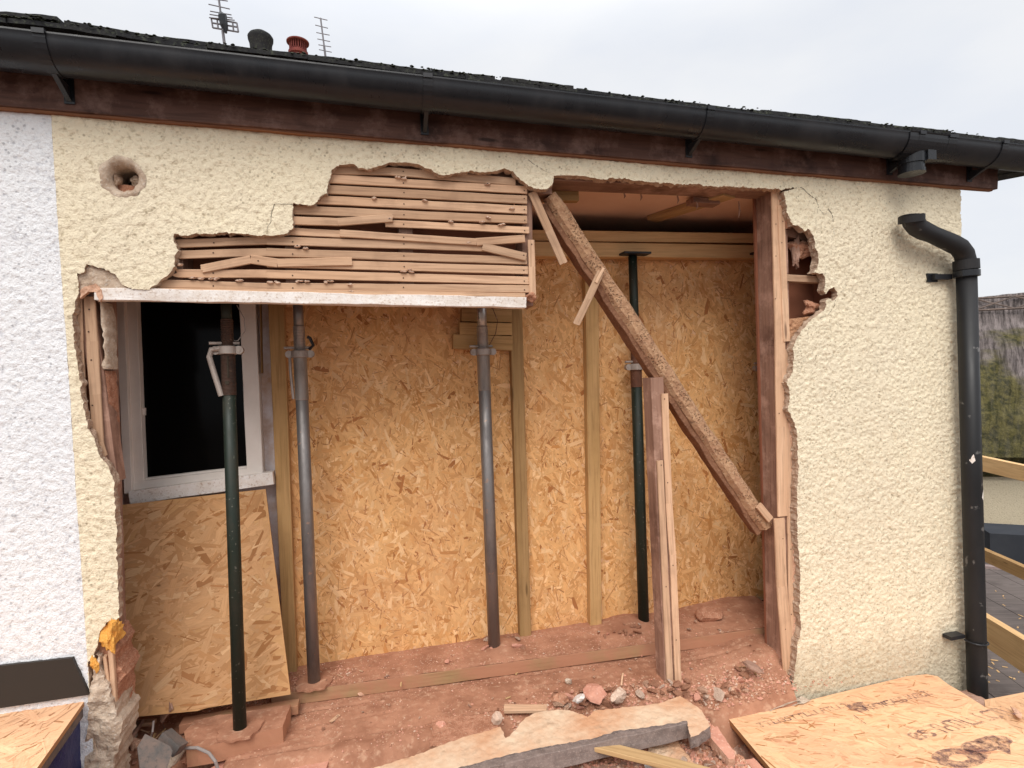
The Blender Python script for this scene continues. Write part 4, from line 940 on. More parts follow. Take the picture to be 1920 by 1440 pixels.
# ================================================================ LOOSE TIMBERS
def skew(t): return Vector((0, 0, 0))
mb = MB(); bar('x', (1036,369), (1437,983), 27, .042, .040, None, mb=mb, jit=.0055, nw=12, seg=200, split0=.01, split1=.02, w1px=27, Y1=.052, bevel=.012)
brace = mb.build('diagonal_brace', MT['bracecoat'], None, label='plaster caked old brace sloping down to the right stud', cat='timber brace')
mb = MB(); bar('x', (1021,381), (1426,999), 14, .056, .050, None, mb=mb, jit=.0055, seg=160, Y1=.068, nw=5); mb.build('shaded_lower_edge', MT['brace_shade'], brace)  # separate strip in the darker coat, shade put into its colour
mb = MB(); bar('x', (1424,948), (1446,975), 13, .035, .010, None, mb=mb); mb.build('lath_end', MT['lath'], brace)
lath([(998,360),(1030,432),(1056,490)], 16, Y=.018, par=None, label='broken lath hanging at a slant from the top of the brace', cat='lath', name='hanging_lath', sp=(0, .010), mt=NAILM)
lath([(1126,512),(1104,560),(1085,600)], 13, Y=.030, par=None, label='short pale lath stuck across the brace, pointing down left', cat='lath', name='hanging_lath', sp=(.006, .016), nails=[(1116,529)])
mb = MB(); bar('x', (1130,508), (1118,530), 5, .026, .004, None, mb=mb, split0=.012); mb.build('lath_splinter', MT['lath'], bpy.data.objects['hanging_lath.001'])
lath([(996,450),(998,500),(999,546)], 12.5, Y=.014, par=None, label='short upright lath offcut at the right end of the laths', cat='lath', name='lath_offcut', sp=(.001, .012), nails=[(997,458)])
# stub of a sawn stud with two laths, under the brace
stub = empty('cut_stud', P(1250,1296,.04), label='cut off upright stud with two laths nailed on, under the brace', cat='stud')
bar('stud', (1232,708), (1260,1296), 24, .038, .062, MT['stud'], stub)
lath([(1247,738),(1255,944),(1262,1040),(1273,1294)], 12.5, Y=.028, par=stub, nails=[(1246,748),(1252,905),(1262,1060),(1268,1200)])
lath([(1238,864),(1246,1040),(1257,1286)], 12, Y=.028, par=stub, nails=[(1240,872),(1249,1100)])
# leaning board in front of the window
q0 = P(205,948,.40); q1 = P(497,917,.405); q2 = P(544,1303,.285); q3 = P(250,1347,.19)
pts = [P(206,949,.36), P(498,917,.385), P(545,1302,.27), P(252,1334,.20)]
u = (pts[1]-pts[0]).normalized(); nrm = (pts[1]-pts[0]).cross(pts[3]-pts[0]).normalized()
if nrm.y > 0: nrm = -nrm
v = nrm.cross(u)
pol = []
for px2 in ((206,949),(498,917),(545,1302),(390,1327),(370,1333),(236,1346),(251,1330),(238,1240)):
    r = ray(*px2); t = (pts[0]-CP).dot(nrm)/r.dot(nrm); q = CP+r*t-pts[0]; pol.append((q.dot(u), q.dot(v)))
pol = pol[:6]
if pol[2][1] > 0: pass
WARM = [((.44, .24, .115), 4), ((.50, .28, .14), 4), ((.38, .20, .09), 3), ((.56, .34, .18), 1), ((.30, .14, .06), .8)]
pol_l = pol[::-1] if sum(pol[i][0]*pol[(i+1) % 6][1]-pol[(i+1) % 6][0]*pol[i][1] for i in range(6)) < 0 else pol
osb('leaning_board', pts[0], u, v, pol_l, .011, MT['osb_warm'], None, dens=5200, size=1.15, dirspread=1.9, dirmean=.25, pal=[((.58, .34, .17), 5), ((.64, .385, .20), 5), ((.52, .285, .13), 4), ((.70, .46, .26), 1.4), ((.38, .18, .07), .8)], label='brown strand board sheet leaning below the window', cat='board')
# ================================================================ GROUND AND SURROUNDINGS
def ground_z(x, y):
    z = -.118+.012*fbm((x*5, y*5, 1), 3)+.004*noise.noise(Vector((x*50, y*50, 2)))
    if x > 1.04: z -= min(1, (x-1.04)/.08)*.14
    if x < -.47: z -= min(1, (-.47-x)/.05)*.12
    d = math.hypot((x-1.13)/.10, (y+.20)/.16); z -= max(0, 1-d)*.12
    z -= max(0, (-y-.75))*.0
    return z
gm = MB(); GX, GYn = 300, 130; vs = []
for j in range(GYn+1):
    for i in range(GX+1):
        x = -1.7+3.95*i/GX; y = -1.5+1.46*j/GYn; vs.append((x, y, ground_z(x, y)))
gm.add(vs, [[j*(GX+1)+i, j*(GX+1)+i+1, (j+1)*(GX+1)+i+1, (j+1)*(GX+1)+i] for j in range(GYn) for i in range(GX)])
gm.build('ground', MT['concrete'], None, True, kind='structure')
mb = MB(); box(mb, (-60, -60, -2.6), (90, 90, -2.5)); mb.build('terrain', MT['ground'], None, kind='structure')
mb = MB(); box(mb, (-1.7, -3.5, -.62), (2.2, -.0, -.35)); mb.build('terrace', MT['dark'], None, kind='structure')
# void under the debris at the left of the opening
# ---- small stones
RM = []
for i in range(9): RM.append(rock_mesh('rubble', i, [MT['redmortar'], MT['brick'], MT['pinkmortar'], MT['redmortar'], MT['palemortar']][i % 5], flat=.45+.05*(i % 4)))
WH = rock_mesh('pale_rubble', 40, MT['palemortar'], .5)
def surf_z(x, y):
    if y < -.02: return ground_z(x, y)
    yf = pf0.y+(pf1.y-pf0.y)*(x-pf0.x)/(pf1.x-pf0.x)
    if y > yf and x > -.37: return 0
    return floor_z(x, y)
def hit(x, y, z=-.05):
    for _ in range(25):
        q = PZ(x, y, z); z = z*.6+surf_z(q.x, q.y)*.4
    return PZ(x, y, z)
zones = [  # px region (x0,y0,x1,y1), count, size range, level
 ((1040,1290,1290,1330), 58, (.020, .055), 'f', 'rubble row behind the pale slab'),
 ((1285,1295,1410,1350), 50, (.020, .050), 'f', 'rubble heap left of the right stud'),
 ((860,1414,1190,1450), 40, (.020, .048), 'g', 'rubble below the grey slab edge'),
 ((1260,1378,1370,1445), 30, (.018, .044), 'g', 'rubble beside the tilted brick slip'),
 ((895,1195,990,1222), 16, (.016, .036), 'p', 'rubble at the middle prop'),
 ((1110,1165,1220,1195), 16, (.016, .036), 'p', 'rubble at the prop behind the brace'),
 ((1290,1130,1425,1185), 12, (.016, .036), 'p', 'rubble in the dark right corner'),
 ((480,1325,1000,1375), 14, (.008, .018), 'f', 'rubble on the front floor boards'),
 ((1000,1215,1240,1275), 12, (.008, .018), 'f', 'rubble left of the cut stud'),
 ((1285,1215,1420,1290), 14, (.008, .022), 'f', 'rubble right of the cut stud'),
 ((250,1395,400,1440), 18, (.014, .040), 'f', 'debris pile in the lower left corner'),
 ((560,1262,640,1296), 5, (.006, .014), 'p', 'rubble at the left grey prop')]
for (x0_, y0_, x1_, y1_), cnt, (s0, s1_), lev, lb in zones:
    for k in range(cnt):
        px2 = random.uniform(x0_, x1_); py2 = random.uniform(y0_, y1_)-(px2-(x0_+x1_)/2)*.10
        zl = {'f': -.055, 'g': -.105, 'p': .002}[lev]; q = hit(px2, py2, zl)
        s = random.uniform(s0, s1_)*(.7 if random.random() < .5 else 1)
        me_ = WH if random.random() < .10 else random.choice(RM); o = bpy.data.objects.new('mortar_lump', me_); COL.objects.link(o)
        zz = surf_z(q.x, q.y)
        o.location = (q.x, q.y, zz+s*.20+random.random()*.008); o.rotation_euler = (random.uniform(-.5, .5), random.uniform(-.5, .5), random.uniform(0, 6.3)); o.scale = (s*random.uniform(.8, 1.5), s, s)
        tone_ = {'red_mortar': 'red', 'pink_brick': 'brick pink', 'pink_mortar_nibs': 'pinkish', 'pale_mortar': 'pale'}[me_.materials[0].name]
        size_ = 'small' if s < s0+(s1_-s0)*.3 else 'large' if s > s0+(s1_-s0)*.75 else 'middling'
        side_ = ['left end', 'left half', 'right half', 'right end'][min(3, int(4*(px2-x0_)/(x1_-x0_)))]
        tag(o, f"{size_} {tone_} lump, {side_} of the {lb}", 'mortar lump', 'lumps of the '+lb)
# crumbs nobody could count
cm = MB()
def crumb_stone(c, s):
    sd = random.random()*90; n = 5; a0 = random.random()*6; vs = [Vector(c)+Vector((random.uniform(-.3, .3)*s, random.uniform(-.3, .3)*s, s*random.uniform(.35, .8)))]
    el = random.uniform(.6, 1.6)
    for k in range(n):
        a = a0+2*math.pi*k/n; r = s*random.uniform(.5, 1.1); vs.append(Vector(c)+Vector((r*math.cos(a)*el, r*math.sin(a), -s*.15)))
    cm.add(vs, [[0, 1+k, 1+(k+1) % n] for k in range(n)], random.choice((0, 0, 1, 2, 2, 3) if random.random() < .5 else (0, 1)))
for k in range(26000):
    u_ = random.random()
    if u_ < .35: x = random.uniform(-.75, 1.7); y = random.uniform(-.02, .45); s = random.uniform(.0010, .0032)
    elif u_ < .42: x = random.uniform(-.4, 1.65); y = random.uniform(.2, .45); s = random.uniform(.0012, .004)
    elif u_ < .75: x = random.uniform(-.65, 1.15); y = -abs(random.gauss(0, .22))-.05; s = random.uniform(.002, .010)
    elif u_ < .87: x = random.gauss(.8, .35); y = random.gauss(.0, .04); s = random.uniform(.002, .007)
    elif u_ < .90: x = random.gauss(1.25, .12); y = random.gauss(.0, .04); s = random.uniform(.002, .009)
    elif u_ < .94: x = random.gauss(1.02, .10); y = random.gauss(-.25, .12); s = random.uniform(.003, .010)
    else: x = random.gauss(random.choice((.43, 1.03, -.24, -.43)), .07); y = random.gauss(.36, .03); s = random.uniform(.002, .006)
    if y > .455: continue
    d_ = noise.noise(Vector((x*9, y*9, 3)))
    if u_ < .35 and random.random() > .45+d_: continue
    crumb_stone((x, y, surf_z(x, y)+s*.1), s)
cm.build('crumbs', [MT['redmortar'], MT['brick'], MT['pinkmortar'], MT['palemortar']], None, kind='stuff', label='fine red mortar crumbs and grit over floor and ground')
# named pieces of debris
def piece(name, px2, Z, size, mt, seed, rot, label, cat='mortar lump', rough_=.18, cuts=9, off=0):
    q = PZ(*px2, Z); return lump(name, Vector((q.x, q.y, Z+size[2]*.35+off)), size, mt, None, seed, rot, 3, rough_, cuts, label=label, cat=cat)
piece('mortar_lump', (1118,1304), -.04, (.075, .07, .035), MT['brick'], 51, (.35, .1, .4), 'large flat orange mortar lump behind the white chip')
piece('mortar_lump', (1052,1316), -.04, (.055, .035, .03), MT['redmortar'], 52, (.2, 0, .1), 'rounded red mortar lump left of the white chip')
piece('white_chip', (1088,1320), -.03, (.035, .022, .05), MT['whitepaint'], 53, (.9, .1, .3), 'white painted chip standing on edge behind the pale slab')
piece('mortar_lump', (1157,1311), -.04, (.06, .035, .04), MT['palemortar'], 54, (.3, .1, .2), 'pale faced mortar lump left of the cut stud')
piece('mortar_lump', (932,1356), -.03, (.03, .025, .04), MT['palemortar'], 55, (.2, .3, .2), 'small grey pyramid lump on the back edge of the pale slab')
piece('mortar_lump', (826,1366), -.05, (.035, .03, .03), MT['brick'], 56, (.2, .3, .9), 'pink lump on the broken brick left of the pale slab')
piece('brick_piece', (1331,1160), .0, (.105, .09, .05), MT['redmortar'], 57, (0, 0, .5), 'dusty half brick by the foot of the board screen', 'brick', .05, 6)
piece('mortar_lump', (838,1243), .0, (.022, .016, .014), MT['brick'], 58, (0, .3, .5), 'small pointed chip on the sole plate left of the middle prop')
piece('mortar_lump', (677,1304), -.05, (.022, .018, .012), MT['pinkmortar'], 59, (0, .3, .5), 'small chip on the floor below the sole plate edge')
piece('stone', (1067,1280), -.05, (.03, .022, .018), MT['greymortar'], 60, (0, .3, .5), 'grey brown knob of stone on the red floor', 'stone')
piece('wood_chunk', (1409,1255), -.05, (.075, .03, .03), MT['stud'], 61, (0, .4, -.8), 'dark wood chunk beside the right stud', 'wood')
def stick(name, a, b, w_, Z, th, mt, label, cat='wood', Z1=None, **k):
    p0 = PZ(*a, Z); p1 = PZ(*b, Z if Z1 is None else Z1); dx, dy = b[0]-a[0], b[1]-a[1]; l = math.hypot(dx, dy)
    e = PZ(a[0]-dy/l*w_/2, a[1]+dx/l*w_/2, Z)-PZ(a[0]+dy/l*w_/2, a[1]-dx/l*w_/2, Z); dd = (p1-p0).normalized(); e = e-dd*e.dot(dd)
    mb = MB(); member(mb, p0, p1, max(.003, e.length), th, e, nw=4, jit=.002, **k); return mb.build(name, mt, None, label=label, cat=cat)
stick('lath_piece', (950,1326), (1020,1326), 12, -.03, .012, MT['lath'], 'splintered short lath lying behind the pale slab', 'lath', split0=.01, split1=.01)
stick('splinter', (620,1352), (634,1340), 5, -.045, .004, MT['lath'], 'short pale splinter on the red floor', 'wood', split1=.004)
stick('splinter', (1165,1284), (1168,1262), 3.5, -.045, .003, MT['lath'], 'thin pale twig left of the cut stud', 'wood')
# broken bricks left of the slab
plate('brick_block', [PZ(x, y, -.035) for x, y in ((812,1342),(925,1342),(934,1362),(905,1395),(806,1400))], .05, MT['redmortar'], None, edge=.003, ragg=dict(step=.008, amp=.004), disp=lambda a, b: .003*fbm((a*40, b*40, 2), 3), label='red dusty broken brick set behind the left end of the slab', cat='brick')
plate('brick_block', [PZ(x, y, -.07) for x, y in ((395,1440),(418,1425),(500,1408),(612,1400),(618,1420),(600,1480),(395,1500))], .05, MT['brick'], None, edge=.002, ragg=dict(step=.01, amp=.002), disp=lambda a, b: .0015*fbm((a*30, b*30, 4), 3), label='flat pink salmon brick at the bottom edge of the photo', cat='brick')
plate('timber_pad', [PZ(x, y, 0) for x, y in ((345,1372),(366,1350),(400,1343),(545,1321),(530,1362),(440,1386),(400,1396),(350,1404))], .055, [MT['dust'], MT['dustytimber']], None, edge=.001, ragg=dict(step=.01, amp=.0015), disp=lambda a, b: .0025*fbm((a*30, b*30, 6), 3), grid=.008, label='dusty timber pad under the dark green prop by the window', cat='timber pad')
# pale slab with a grey sawn edge
slab = plate('mortar_slab', [PZ(x, y, -.025) for x, y in ((640,1470),(700,1440),(790,1412),(868,1382),(905,1374),(938,1362),(948,1384),(955,1380),(985,1346),(1010,1334),(1060,1329),(1090,1340),(1102,1345),(1115,1332),(1180,1326),(1240,1318),(1275,1304),(1300,1320),(1315,1332),(1328,1352),(1332,1362),(1310,1378),(1294,1382),(1288,1352),(1222,1362),(1150,1372),(1108,1386),(1040,1396),(960,1414),(880,1434),(800,1460),(700,1500))], .035, [MT['slab'], MT['greyedge']], None, edge=.003, ragg=dict(step=.007, amp=.003), disp=lambda a, b: .0022*fbm((a*45, b*45, 2), 3), grid=.007, label='long pale mortar slab with a dark grey front edge', cat='slab')
mb = MB(); a = PZ(1290,1353,-.024); b = PZ(640,1497,-.024); member(mb, a+Vector((0,-.004,-.026)), b+Vector((0,-.004,-.026)), .048, .03, (0, .10, 1), seg=60, jit=.003, nw=5); mb.build('grey_edge', MT['greyedge'], slab)
# right of slab: white and pink chips, stick, tilted brick
plate('plaster_chip', [PZ(x, y, -.10) for x, y in ((1216,1402),(1222,1396),(1262,1390),(1268,1386),(1276,1400),(1284,1408),(1306,1438),(1300,1452),(1230,1445),(1212,1424))], .02, [MT['slab'], MT['pinkmortar']], None, edge=.003, ragg=dict(step=.006, amp=.003), disp=lambda a, b: .004*fbm((a*60, b*60, 3), 3), grid=.006, label='flat cream render chip under the pale stick', cat='render chip')
plate('plaster_chip', [PZ(x, y, -.105) for x, y in ((1204,1422),(1218,1424),(1262,1446),(1250,1470),(1216,1456))], .02, [MT['white'], MT['pinkmortar']], None, edge=.003, ragg=dict(step=.006, amp=.003), disp=lambda a, b: .003*fbm((a*60, b*60, 5), 3), grid=.006, label='pointed white render chip at the bottom edge below the stick', cat='render chip')
stick('pale_stick', (1112,1392), (1345,1450), 17, -.035, .014, MT['pine'], 'long pale splintered stick lying across the slab edge', 'stick', Z1=-.085, split0=.02)
tb = PZ(1385,1392,-.12); 
plate('brick_slip', [PZ(1333,1366,-.07), PZ(1345,1361,-.07), PZ(1354,1376,-.075), PZ(1376,1418,-.10), PZ(1377,1428,-.10), PZ(1366,1430,-.10), PZ(1331,1382,-.075)], .03, [MT['brick'], MT['pinkmortar']], None, edge=.002, ragg=dict(step=.006, amp=.0015), disp=lambda a, b: .001*fbm((a*60, b*60, 5), 3), grid=.006, label='tilted pink brick slip beside the dark gap', cat='brick')
crumb([(1345,1352),(1380,1342),(1420,1335),(1450,1322),(1475,1312),(1500,1306)], 20, -.012, -.03, MT['greymortar'], 'render_foot', house, .008)
plate('board_scrap', [PZ(x, y, -.16) for x, y in ((1345,1447),(1368,1430),(1414,1421),(1440,1450),(1420,1480),(1345,1480))], .02, MT['brick'], None, ragg=dict(step=.01, amp=.002), label='dusty pink scrap at the foot of the dark gap', cat='scrap')
# ---- printed strand board sheet on the ground, right
ZS = -.178
shp = [(1363,1344),(1450,1330),(1560,1302),(1700,1268),(1738,1264),(1758,1268),(1776,1282),(1800,1296),(1860,1334),(1925,1382),(2080,1500),(1700,1720),(1500,1505),(1420,1412)]
sp_ = [PZ(x, y, ZS) for x, y in shp]
LIGHT = [((.78, .50, .30), 7), ((.80, .525, .32), 7), ((.76, .475, .28), 4), ((.70, .40, .23), .5), ((.58, .30, .17), .22)]
osb('printed_board', (0, 0, ZS), (1, 0, 0), (0, 1, 0), [(p.x, p.y) for p in sp_][::-1], .018, MT['osb_clean'], None, dens=3600, size=1.15, dirspread=1.5, dirmean=-.4, pal=LIGHT, label='strand board sheet with smudged dark print lying at the foot of the right wall', cat='board')
pbd = bpy.data.objects['printed_board']
def stamp(txt, a, b, hpx, bold=0, name='print', sh=0):
    pa, pb = PZ(*a, ZS+.0026), PZ(*b, ZS+.0026); dirv = (pb-pa).normalized(); up = Vector((-dirv.y, dirv.x, 0))
    hh = (PZ(a[0], a[1]-hpx, ZS)-PZ(a[0], a[1], ZS)).length
    c = bpy.data.curves.new(name, 'FONT'); c.body = txt; c.size = 1; c.offset = bold; c.fill_mode = 'FRONT'
    o = bpy.data.objects.new('tmp', c); COL.objects.link(o); bpy.context.view_layer.update()
    me = bpy.data.meshes.new_from_object(o.evaluated_get(bpy.context.evaluated_depsgraph_get())); wtx = max(v.co.x for v in me.vertices); bpy.data.objects.remove(o)
    L_ = (pb-pa).length
    for v_ in me.vertices:
        x = v_.co.x/wtx*L_; y = v_.co.y/.72*hh
        q = pa+dirv*(x+sh*y)+up*y; q += Vector((noise.noise(q*150), noise.noise(q*150+Vector((5, 5, 5))), 0))*.0012; v_.co = q
    me.materials.clear(); me.materials.append(MT['ink']); 
    for p in me.polygons: p.material_index = 0
    o = bpy.data.objects.new('printed_mark', me); COL.objects.link(o); o.parent = pbd; return o
# worn stencil ink: partly rubbed away
m = MT['ink']; v = coords(m); a_ = noi(m, v, 60, 5, .75); tr = nd(m, 'ShaderNodeBsdfTransparent'); mxs = nd(m, 'ShaderNodeMixShader')
lk(m, ramp(m, a_, [(.38, (.26, .26, .26)), (.60, (.92, .92, .92))]), mxs.inputs[0]); lk(m, bsdf(m).outputs[0], mxs.inputs[1]); lk(m, tr.outputs[0], mxs.inputs[2])
lk(m, mxs.outputs[0], m.node_tree.nodes['Material Output'].inputs[0])
stamp('TTLISSTTLLI FTLLT', (1425,1364), (1596,1324), 8, .012)
stamp('TTCMCALB WBLT', (1625,1334), (1748,1303), 9, .012)
stamp('BS', (1722,1388), (1760,1377), 12, .03, sh=-.5); stamp('THTILL LCTLI', (1768,1375), (1915,1336), 15, .012, sh=-.5)
stamp('OSB', (1792,1442), (1935,1396), 24, .10, sh=-.4)
mb = MB(); pts_ = [PZ(x, y, ZS+.0027) for x, y in ((1588,1321),(1618,1315),(1622,1324),(1634,1328),(1615,1336),(1608,1334),(1592,1329))]
mb.add(pts_, [list(range(len(pts_)))]); o = mb.build('printed_mark', MT['ink'], pbd)
mb = MB(); 
for (a, b, w_) in (((1600,1340),(1624,1357),1.6), ((1634,1322),(1665,1313),2.5), ((1600,1331),(1750,1301),1.2)):
    p0 = PZ(*a, ZS+.0028); p1 = PZ(*b, ZS+.0028); d = (p1-p0).normalized(); s = Vector((-d.y, d.x, 0))*w_*.0012; mb.add([p0+s, p0-s, p1-s, p1+s], [[0, 1, 2, 3]])
mb.build('printed_mark', MT['ink'], pbd)
# board lying underneath at the right edge
osb('ply_offcut', (0, 0, ZS-.035), (1, 0, 0), (0, 1, 0), [(p.x, p.y) for p in [PZ(x, y, ZS-.035) for x, y in ((1846,1312),(1930,1296),(2100,1330),(2100,1500),(1900,1420),(1850,1350))]][::-1], .018, MT['osb_warm'], None, dens=2500, size=1.1, pal=LIGHT, label='darker board under the printed sheet at the right edge', cat='board')
lump('wood_chip', PZ(1905,1335,ZS-.02), (.06, .02, .014), MT['pinkmortar'], None, 71, (0, 0, .9), label='small pale chip on the darker board at the right edge', cat='wood chip')
for k in range(34):
    if k < 16: a = (random.uniform(225, 400), random.uniform(1352, 1438)); w_ = 'in the lower left debris'; ln = random.uniform(12, 46)
    elif k < 26: a = (random.uniform(560, 1220), random.uniform(1260, 1330)); w_ = 'on the red floor boards'; ln = random.uniform(6, 20)
    else: a = (random.uniform(1290, 1420), random.uniform(1240, 1330)); w_ = 'on the floor left of the right stud'; ln = random.uniform(6, 22)
    p0 = hit(*a); an = random.uniform(0, 3.14); L_ = ln*.0013; dz = random.uniform(0, .4) if k < 16 else .05
    mb = MB(); member(mb, p0+Vector((0, 0, .006)), p0+Vector((L_*math.cos(an), L_*math.sin(an), .006+L_*dz)), random.uniform(.002, .007), .003, Vector((-math.sin(an), math.cos(an), 0)), seg=3, split0=.003, split1=.005, jit=.001)
    tn = random.choice(('lath', 'stud', 'pine')); mb.build('wood_splinter', MT[tn], None, label=f"{'long' if ln > 20 else 'tiny'} {dict(lath='tan', stud='dark', pine='pale')[tn]} wood splinter lying {w_}", cat='splinter', group='wood splinters '+w_)
# ---- bin at the lower left: black sheet and board on a blue tub
ZB = .215
A_ = PZ(163,1308,ZB); Bd = PZ(66,1445,ZB)-A_; Bd.normalize(); Ld = PZ(0,1334,ZB)-A_; Ld.normalize()
pl4 = [A_, A_+Ld*.5, A_+Ld*.5+Bd*.65, A_+Bd*.65]
oo = A_; uu = -Ld; uu.z = 0; uu.normalize(); vv_ = Vector((-uu.y, uu.x, 0))
osb('cover_board', (oo.x, oo.y, ZB), uu, vv_, [((p-oo).dot(uu), (p-oo).dot(vv_)) for p in (pl4[1], pl4[2], pl4[3], pl4[0])], .012, MT['osb_clean'], None, dens=3000, size=1.1, dirspread=2.6, dirmean=.6, pal=LIGHT, label='pale strand board offcut lying in front of the black sheet', cat='board')
bk_ = [P(-120,1262,-.014), P(135,1234,-.014), PZ(166,1303,ZB+.022), PZ(-120,1347,ZB+.022)]
plate('black_sheet', bk_, .014, MT['blackboard'], None, label='matt black flat sheet lying against the white wall', cat='sheet')
tub = MB(); c_ = [A_+Bd*0+Ld*.012, A_+Bd*.62+Ld*.012, A_+Bd*.62+Ld*.5, A_+Ld*.5]; nsub = 24
def tub_wall(p0, p1):
    vs = []; 
    for i in range(nsub+1):
        for k in range(14):
            p = p0.lerp(p1, i/nsub); z = ZB-.05-.40*k/13; d = .010*fbm((p.x*9+p.y*9, z*5, 2), 3)
            nn = (p1-p0).cross(Vector((0, 0, 1))).normalized(); vs.append(Vector((p.x, p.y, z))+nn*d)
    tub.add(vs, [[i*14+k, (i+1)*14+k, (i+1)*14+k+1, i*14+k+1] for i in range(nsub) for k in range(13)])
back = PZ(168,1330,ZB-.05)
tub_wall(c_[0], c_[1]); tub_wall(Vector((-1.6, c_[0].y+.16, 0)), c_[0]+Vector((0, .0, 0)))
tb_ = tub.build('blue_tub', MT['blue'], None, True, label='dark blue plastic covered tub under the board offcut', cat='tub')
mb = MB(); member(mb, A_+Vector((0, 0, -.030))+Ld*.004, A_+Bd*.62+Vector((0, 0, -.030))+Ld*.004, .024, .02, (0, 0, 1)); mb.build('rim', MT['greyplastic'], tb_)
# ---- debris in the left corner of the opening
plate('plastic_sheet', [P(272,1376,.0), P(318,1398,-.01), P(324,1408,-.02), P(310,1455,-.10), P(266,1455,-.10), P(256,1404,-.03)], .005, MT['greyplastic'], None, label='grey bent plastic sheet among the debris at lower left', cat='plastic sheet')
mb = MB(); q = P(322, 1392, .05); Mq = Matrix.Translation(q) @ Matrix.Rotation(-.5, 4, 'Z') @ Matrix.Rotation(.55, 4, 'Y') @ Matrix.Rotation(-.35, 4, 'X') @ Matrix.Scale(.72, 4)
box(mb, (-.045, -.025, .020), (.045, .025, .0235), 0, Mq); box(mb, (-.045, -.029, -.02), (.045, -.025, .024), 0, Mq); box(mb, (.045, -.029, -.02), (.049, .025, .024), 0, Mq)
mb.build('plastic_channel', MT['greyplastic'], None, label='grey plastic channel piece behind the grey sheet', cat='plastic piece')
stick('old_stick', (262,1350), (216,1420), 10, .0, .012, MT['stud'], 'brown stick leaning in the lower left debris', 'stick', Z1=-.02)
stick('old_stick', (228,1354), (290,1350), 8, -.02, .014, MT['lath'], 'thin batten lying below the leaning board', 'stick')
stick('old_stick', (300,1348), (318,1325), 12, .01, .006, MT['stud'], 'reddish splinter with a white fleck against the leaning board', 'stick', Z1=.06, split1=.008)
stick('timber_bearer', (340,1352), (560,1316), 14, -.012, .03, MT['dustytimber'], 'dirty bearer under the lower edge of the leaning board', 'timber')
piece('mortar_lump', (243,1405), -.10, (.05, .05, .10), MT['greymortar'], 81, (.1, .2, .3), 'upright pale rough lump beside the left jamb')
piece('wood_chunk', (258,1425), -.10, (.04, .03, .09), MT['pinkmortar'], 82, (.1, -.1, .3), 'splintered tan chunk left of the grey plastic', 'wood')
piece('bark_piece', (332,1420), -.05, (.085, .03, .02), MT['greymortar'], 83, (.5, -.5, .5), 'long pale grey flake right of the grey plastic', 'debris')
piece('mortar_lump', (362,1424), -.08, (.075, .06, .05), MT['redmortar'], 84, (0, .2, .3), 'red brown lump inside the loop of cable')
mb = MB(); tube(mb, [PZ(300,1410,-.03), PZ(340,1403,.0), PZ(370,1402,.01), PZ(392,1412,.0), PZ(404,1428,-.02), PZ(410,1446,-.05)], .0045, 8); mb.build('loose_cable', MT['cable'], None, label='grey cable curving over the debris at lower left', cat='cable')
mb = MB(); tube(mb, [PZ(282,1385,.0), PZ(286,1372,.03), PZ(288,1352,.05)], .003, 6); mb.build('loose_cable', MT['cable'], None, label='short upright grey wire beside the grey plastic', cat='cable')
# ================================================================ BEYOND THE CORNER
nb = empty('thatched_cottage', (6.5, 5, -2.5), label='neighbouring cottage with a mossy thatched roof and cream wall', cat='cottage')
e0_ = PD(1838, 858, 5.2); r0_ = PD(1838, 556, 6.6); e1_ = e0_+Vector((6.5, -3.2, 0)); r1_ = r0_+Vector((6.5, -3.2, 0)); sh_ = (e0_-e1_)*.35
e0_ += sh_; r0_ += sh_
th = MB(); nu, nv = 160, 70; vs = []; uvl = []
dn = (e1_-e0_).cross(r0_-e0_).normalized()
if dn.dot(CP-e0_) < 0: dn = -dn
for j in range(nv+1):
    for i in range(nu+1):
        t = j/nv; p = e0_.lerp(e1_, i/nu).lerp(r0_.lerp(r1_, i/nu), t); b = .12*math.sin(math.pi*min(1, t*1.2))
        s = i/nu*7; p = p+dn*(b+.05*fbm((s*2, t*5, 1), 4)+.012*noise.noise(Vector((s*25, t*40, 1)))); vs.append(p)
fs = [[j*(nu+1)+i, j*(nu+1)+i+1, (j+1)*(nu+1)+i+1, (j+1)*(nu+1)+i] for j in range(nv) for i in range(nu)]
th.add(vs, fs, 0, [[((k % (nu+1))/nu*6, (k//(nu+1))/nv) for k in f] for f in fs])
bk2 = [e0_-dn*.3, e1_-dn*.3]
th.add([e0_, e1_, e1_+Vector((0, 0, -.22))+Vector((.1, .2, 0)), e0_+Vector((0, 0, -.22))+Vector((.1, .2, 0))], [[0, 1, 2, 3]], 0, [[(0, 0), (6, 0), (6, .05), (0, .05)]])
th.build('roof', MT['thatch'], nb, True, label='mossy grey thatch')
rn = MB()
def on_roof(s, t): return e0_.lerp(e1_, s).lerp(r0_.lerp(r1_, s), t)+dn*(.12*math.sin(math.pi*min(1, t*1.2))+.06)
for t in (.955, .865):
    tube(rn, [on_roof(s, t) for s in np.linspace(0, 1, 60)], .012, 5)
for k in range(24):
    tube(rn, [on_roof(k/24, .955), on_roof((k+1)/24, .865)], .009, 5); tube(rn, [on_roof(k/24, .865), on_roof((k+1)/24, .955)], .009, 5)
rn.build('ridge_netting', MT['ground'], nb, label='diamond pattern of ridge rods')
wd_ = (e1_-e0_).normalized(); off_ = Vector((.12, .25, 0))
nw = MB(); a = e0_+off_; b = e1_+off_; nw.add([a, b, Vector((b.x, b.y, -2.5)), Vector((a.x, a.y, -2.5)), a+Vector((1.5, 3, 0)), Vector((a.x+1.5, a.y+3, -2.5))], [[0, 1, 2, 3], [4, 0, 3, 5]]); nw.build('wall', MT['cream'], nb)
d21 = Vector((math.sin(math.radians(21)), math.cos(math.radians(21)), 0))
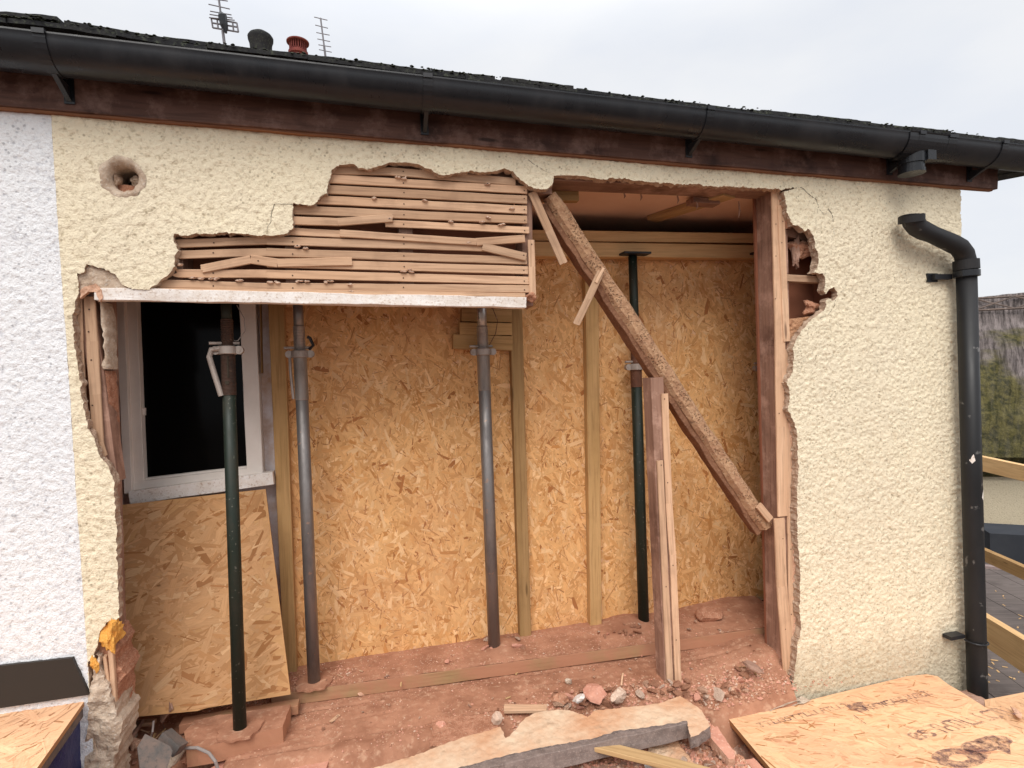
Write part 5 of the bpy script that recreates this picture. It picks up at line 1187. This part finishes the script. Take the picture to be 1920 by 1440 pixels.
def rail(px2, depth, hgt, thk, label, mt, back=.9, fwd=2.2, cat='rail', name='timber_rail'):
    p = PD(*px2, depth); mb = MB(); mid = p-Vector((0, 0, hgt/2)); member(mb, mid+d21*back, mid-d21*fwd, hgt, thk, (0, 0, 1), seg=20)
    mb.build(name, mt, None, label=label, cat=cat)
rail((1842,854), 3.9, .10, .04, 'upper scaffold guard rail of pale timber beyond the downpipe', MT['pine'], 1.2, 2.5)
rail((1850,1028), 4.0, .085, .04, 'middle pale timber rail in front of the dark grey block', MT['treated'], 1.0, 2.5)
rail((1852,1150), 3.0, .165, .04, 'wide brown scaffold toe board beyond the downpipe', MT['pine'], 1.0, 2.2, 'board', 'toe_board')
zc_ = PD(1860, 1095, 4.8).z
bb = MB(); p = PD(1856, 1000, 4.6); q = PD(1856, 1088, 4.6); Mx = Matrix.Translation(Vector((p.x, p.y, 0))) @ Matrix.Rotation(math.radians(-36), 4, 'Z')
box(bb, (0, 0, q.z), (2.0, .35, p.z), 0, Mx); bb.build('grey_block_wall', MT['ngrey'], None, label='dark grey painted low block wall behind the middle rail', cat='low wall')
bb = MB(); p2_ = PD(1850, 1066, 4.55); q2_ = PD(1850, 1106, 4.55); Mx = Matrix.Translation(Vector((p2_.x, p2_.y, 0))) @ Matrix.Rotation(math.radians(-36), 4, 'Z')
box(bb, (-.4, -.06, -.62), (2.2, -.01, q.z-.004), 0, Mx); bb.build('pink_kerb', rough_mat('pink_stone', (.34, .26, .25), (.26, .20, .19), 8), None, label='pinkish stone kerb below the dark grey wall', cat='kerb')
dk = MB(); DZ = PD(1860, 1230, 3.0).z-.10
for k in range(34):
    M2 = Matrix.Translation((2.25, .2, DZ)) @ Matrix.Rotation(math.radians(-21), 4, 'Z'); x = -1.0+k*.20
    box(dk, (x, -2.2, -.04), (x+.195, 7, random.uniform(0, .002)), 0, M2)
MT['deckwood'] = timber('weathered_deck', (.20, .165, .15), (.14, .115, .105), (.07, .055, .05), stain=.6)
dk.build('deck', MT['deckwood'], None, kind='structure')
for k in range(26):
    px2 = random.uniform(1852, 1935); py2 = random.uniform(1105, 1300)
    if 1150 < py2-(px2-1852)*.5 < 1225: continue
    q = PZ(px2, py2, DZ+.004); mb = MB(); a = random.uniform(0, 3); s = random.uniform(.01, .035); member(mb, q, q+Vector((s*math.cos(a), s*math.sin(a), .001)), random.uniform(.004, .009), .003, Vector((-math.sin(a), math.cos(a), 0)), seg=2)
    mb.build('wood_chip', MT['pine'], None, label=f"{'long' if s > .022 else 'short'} pale wood chip on the deck, {'above' if py2 < 1190 else 'below'} the toe board", cat='wood chip', group='pale wood chips on the deck')
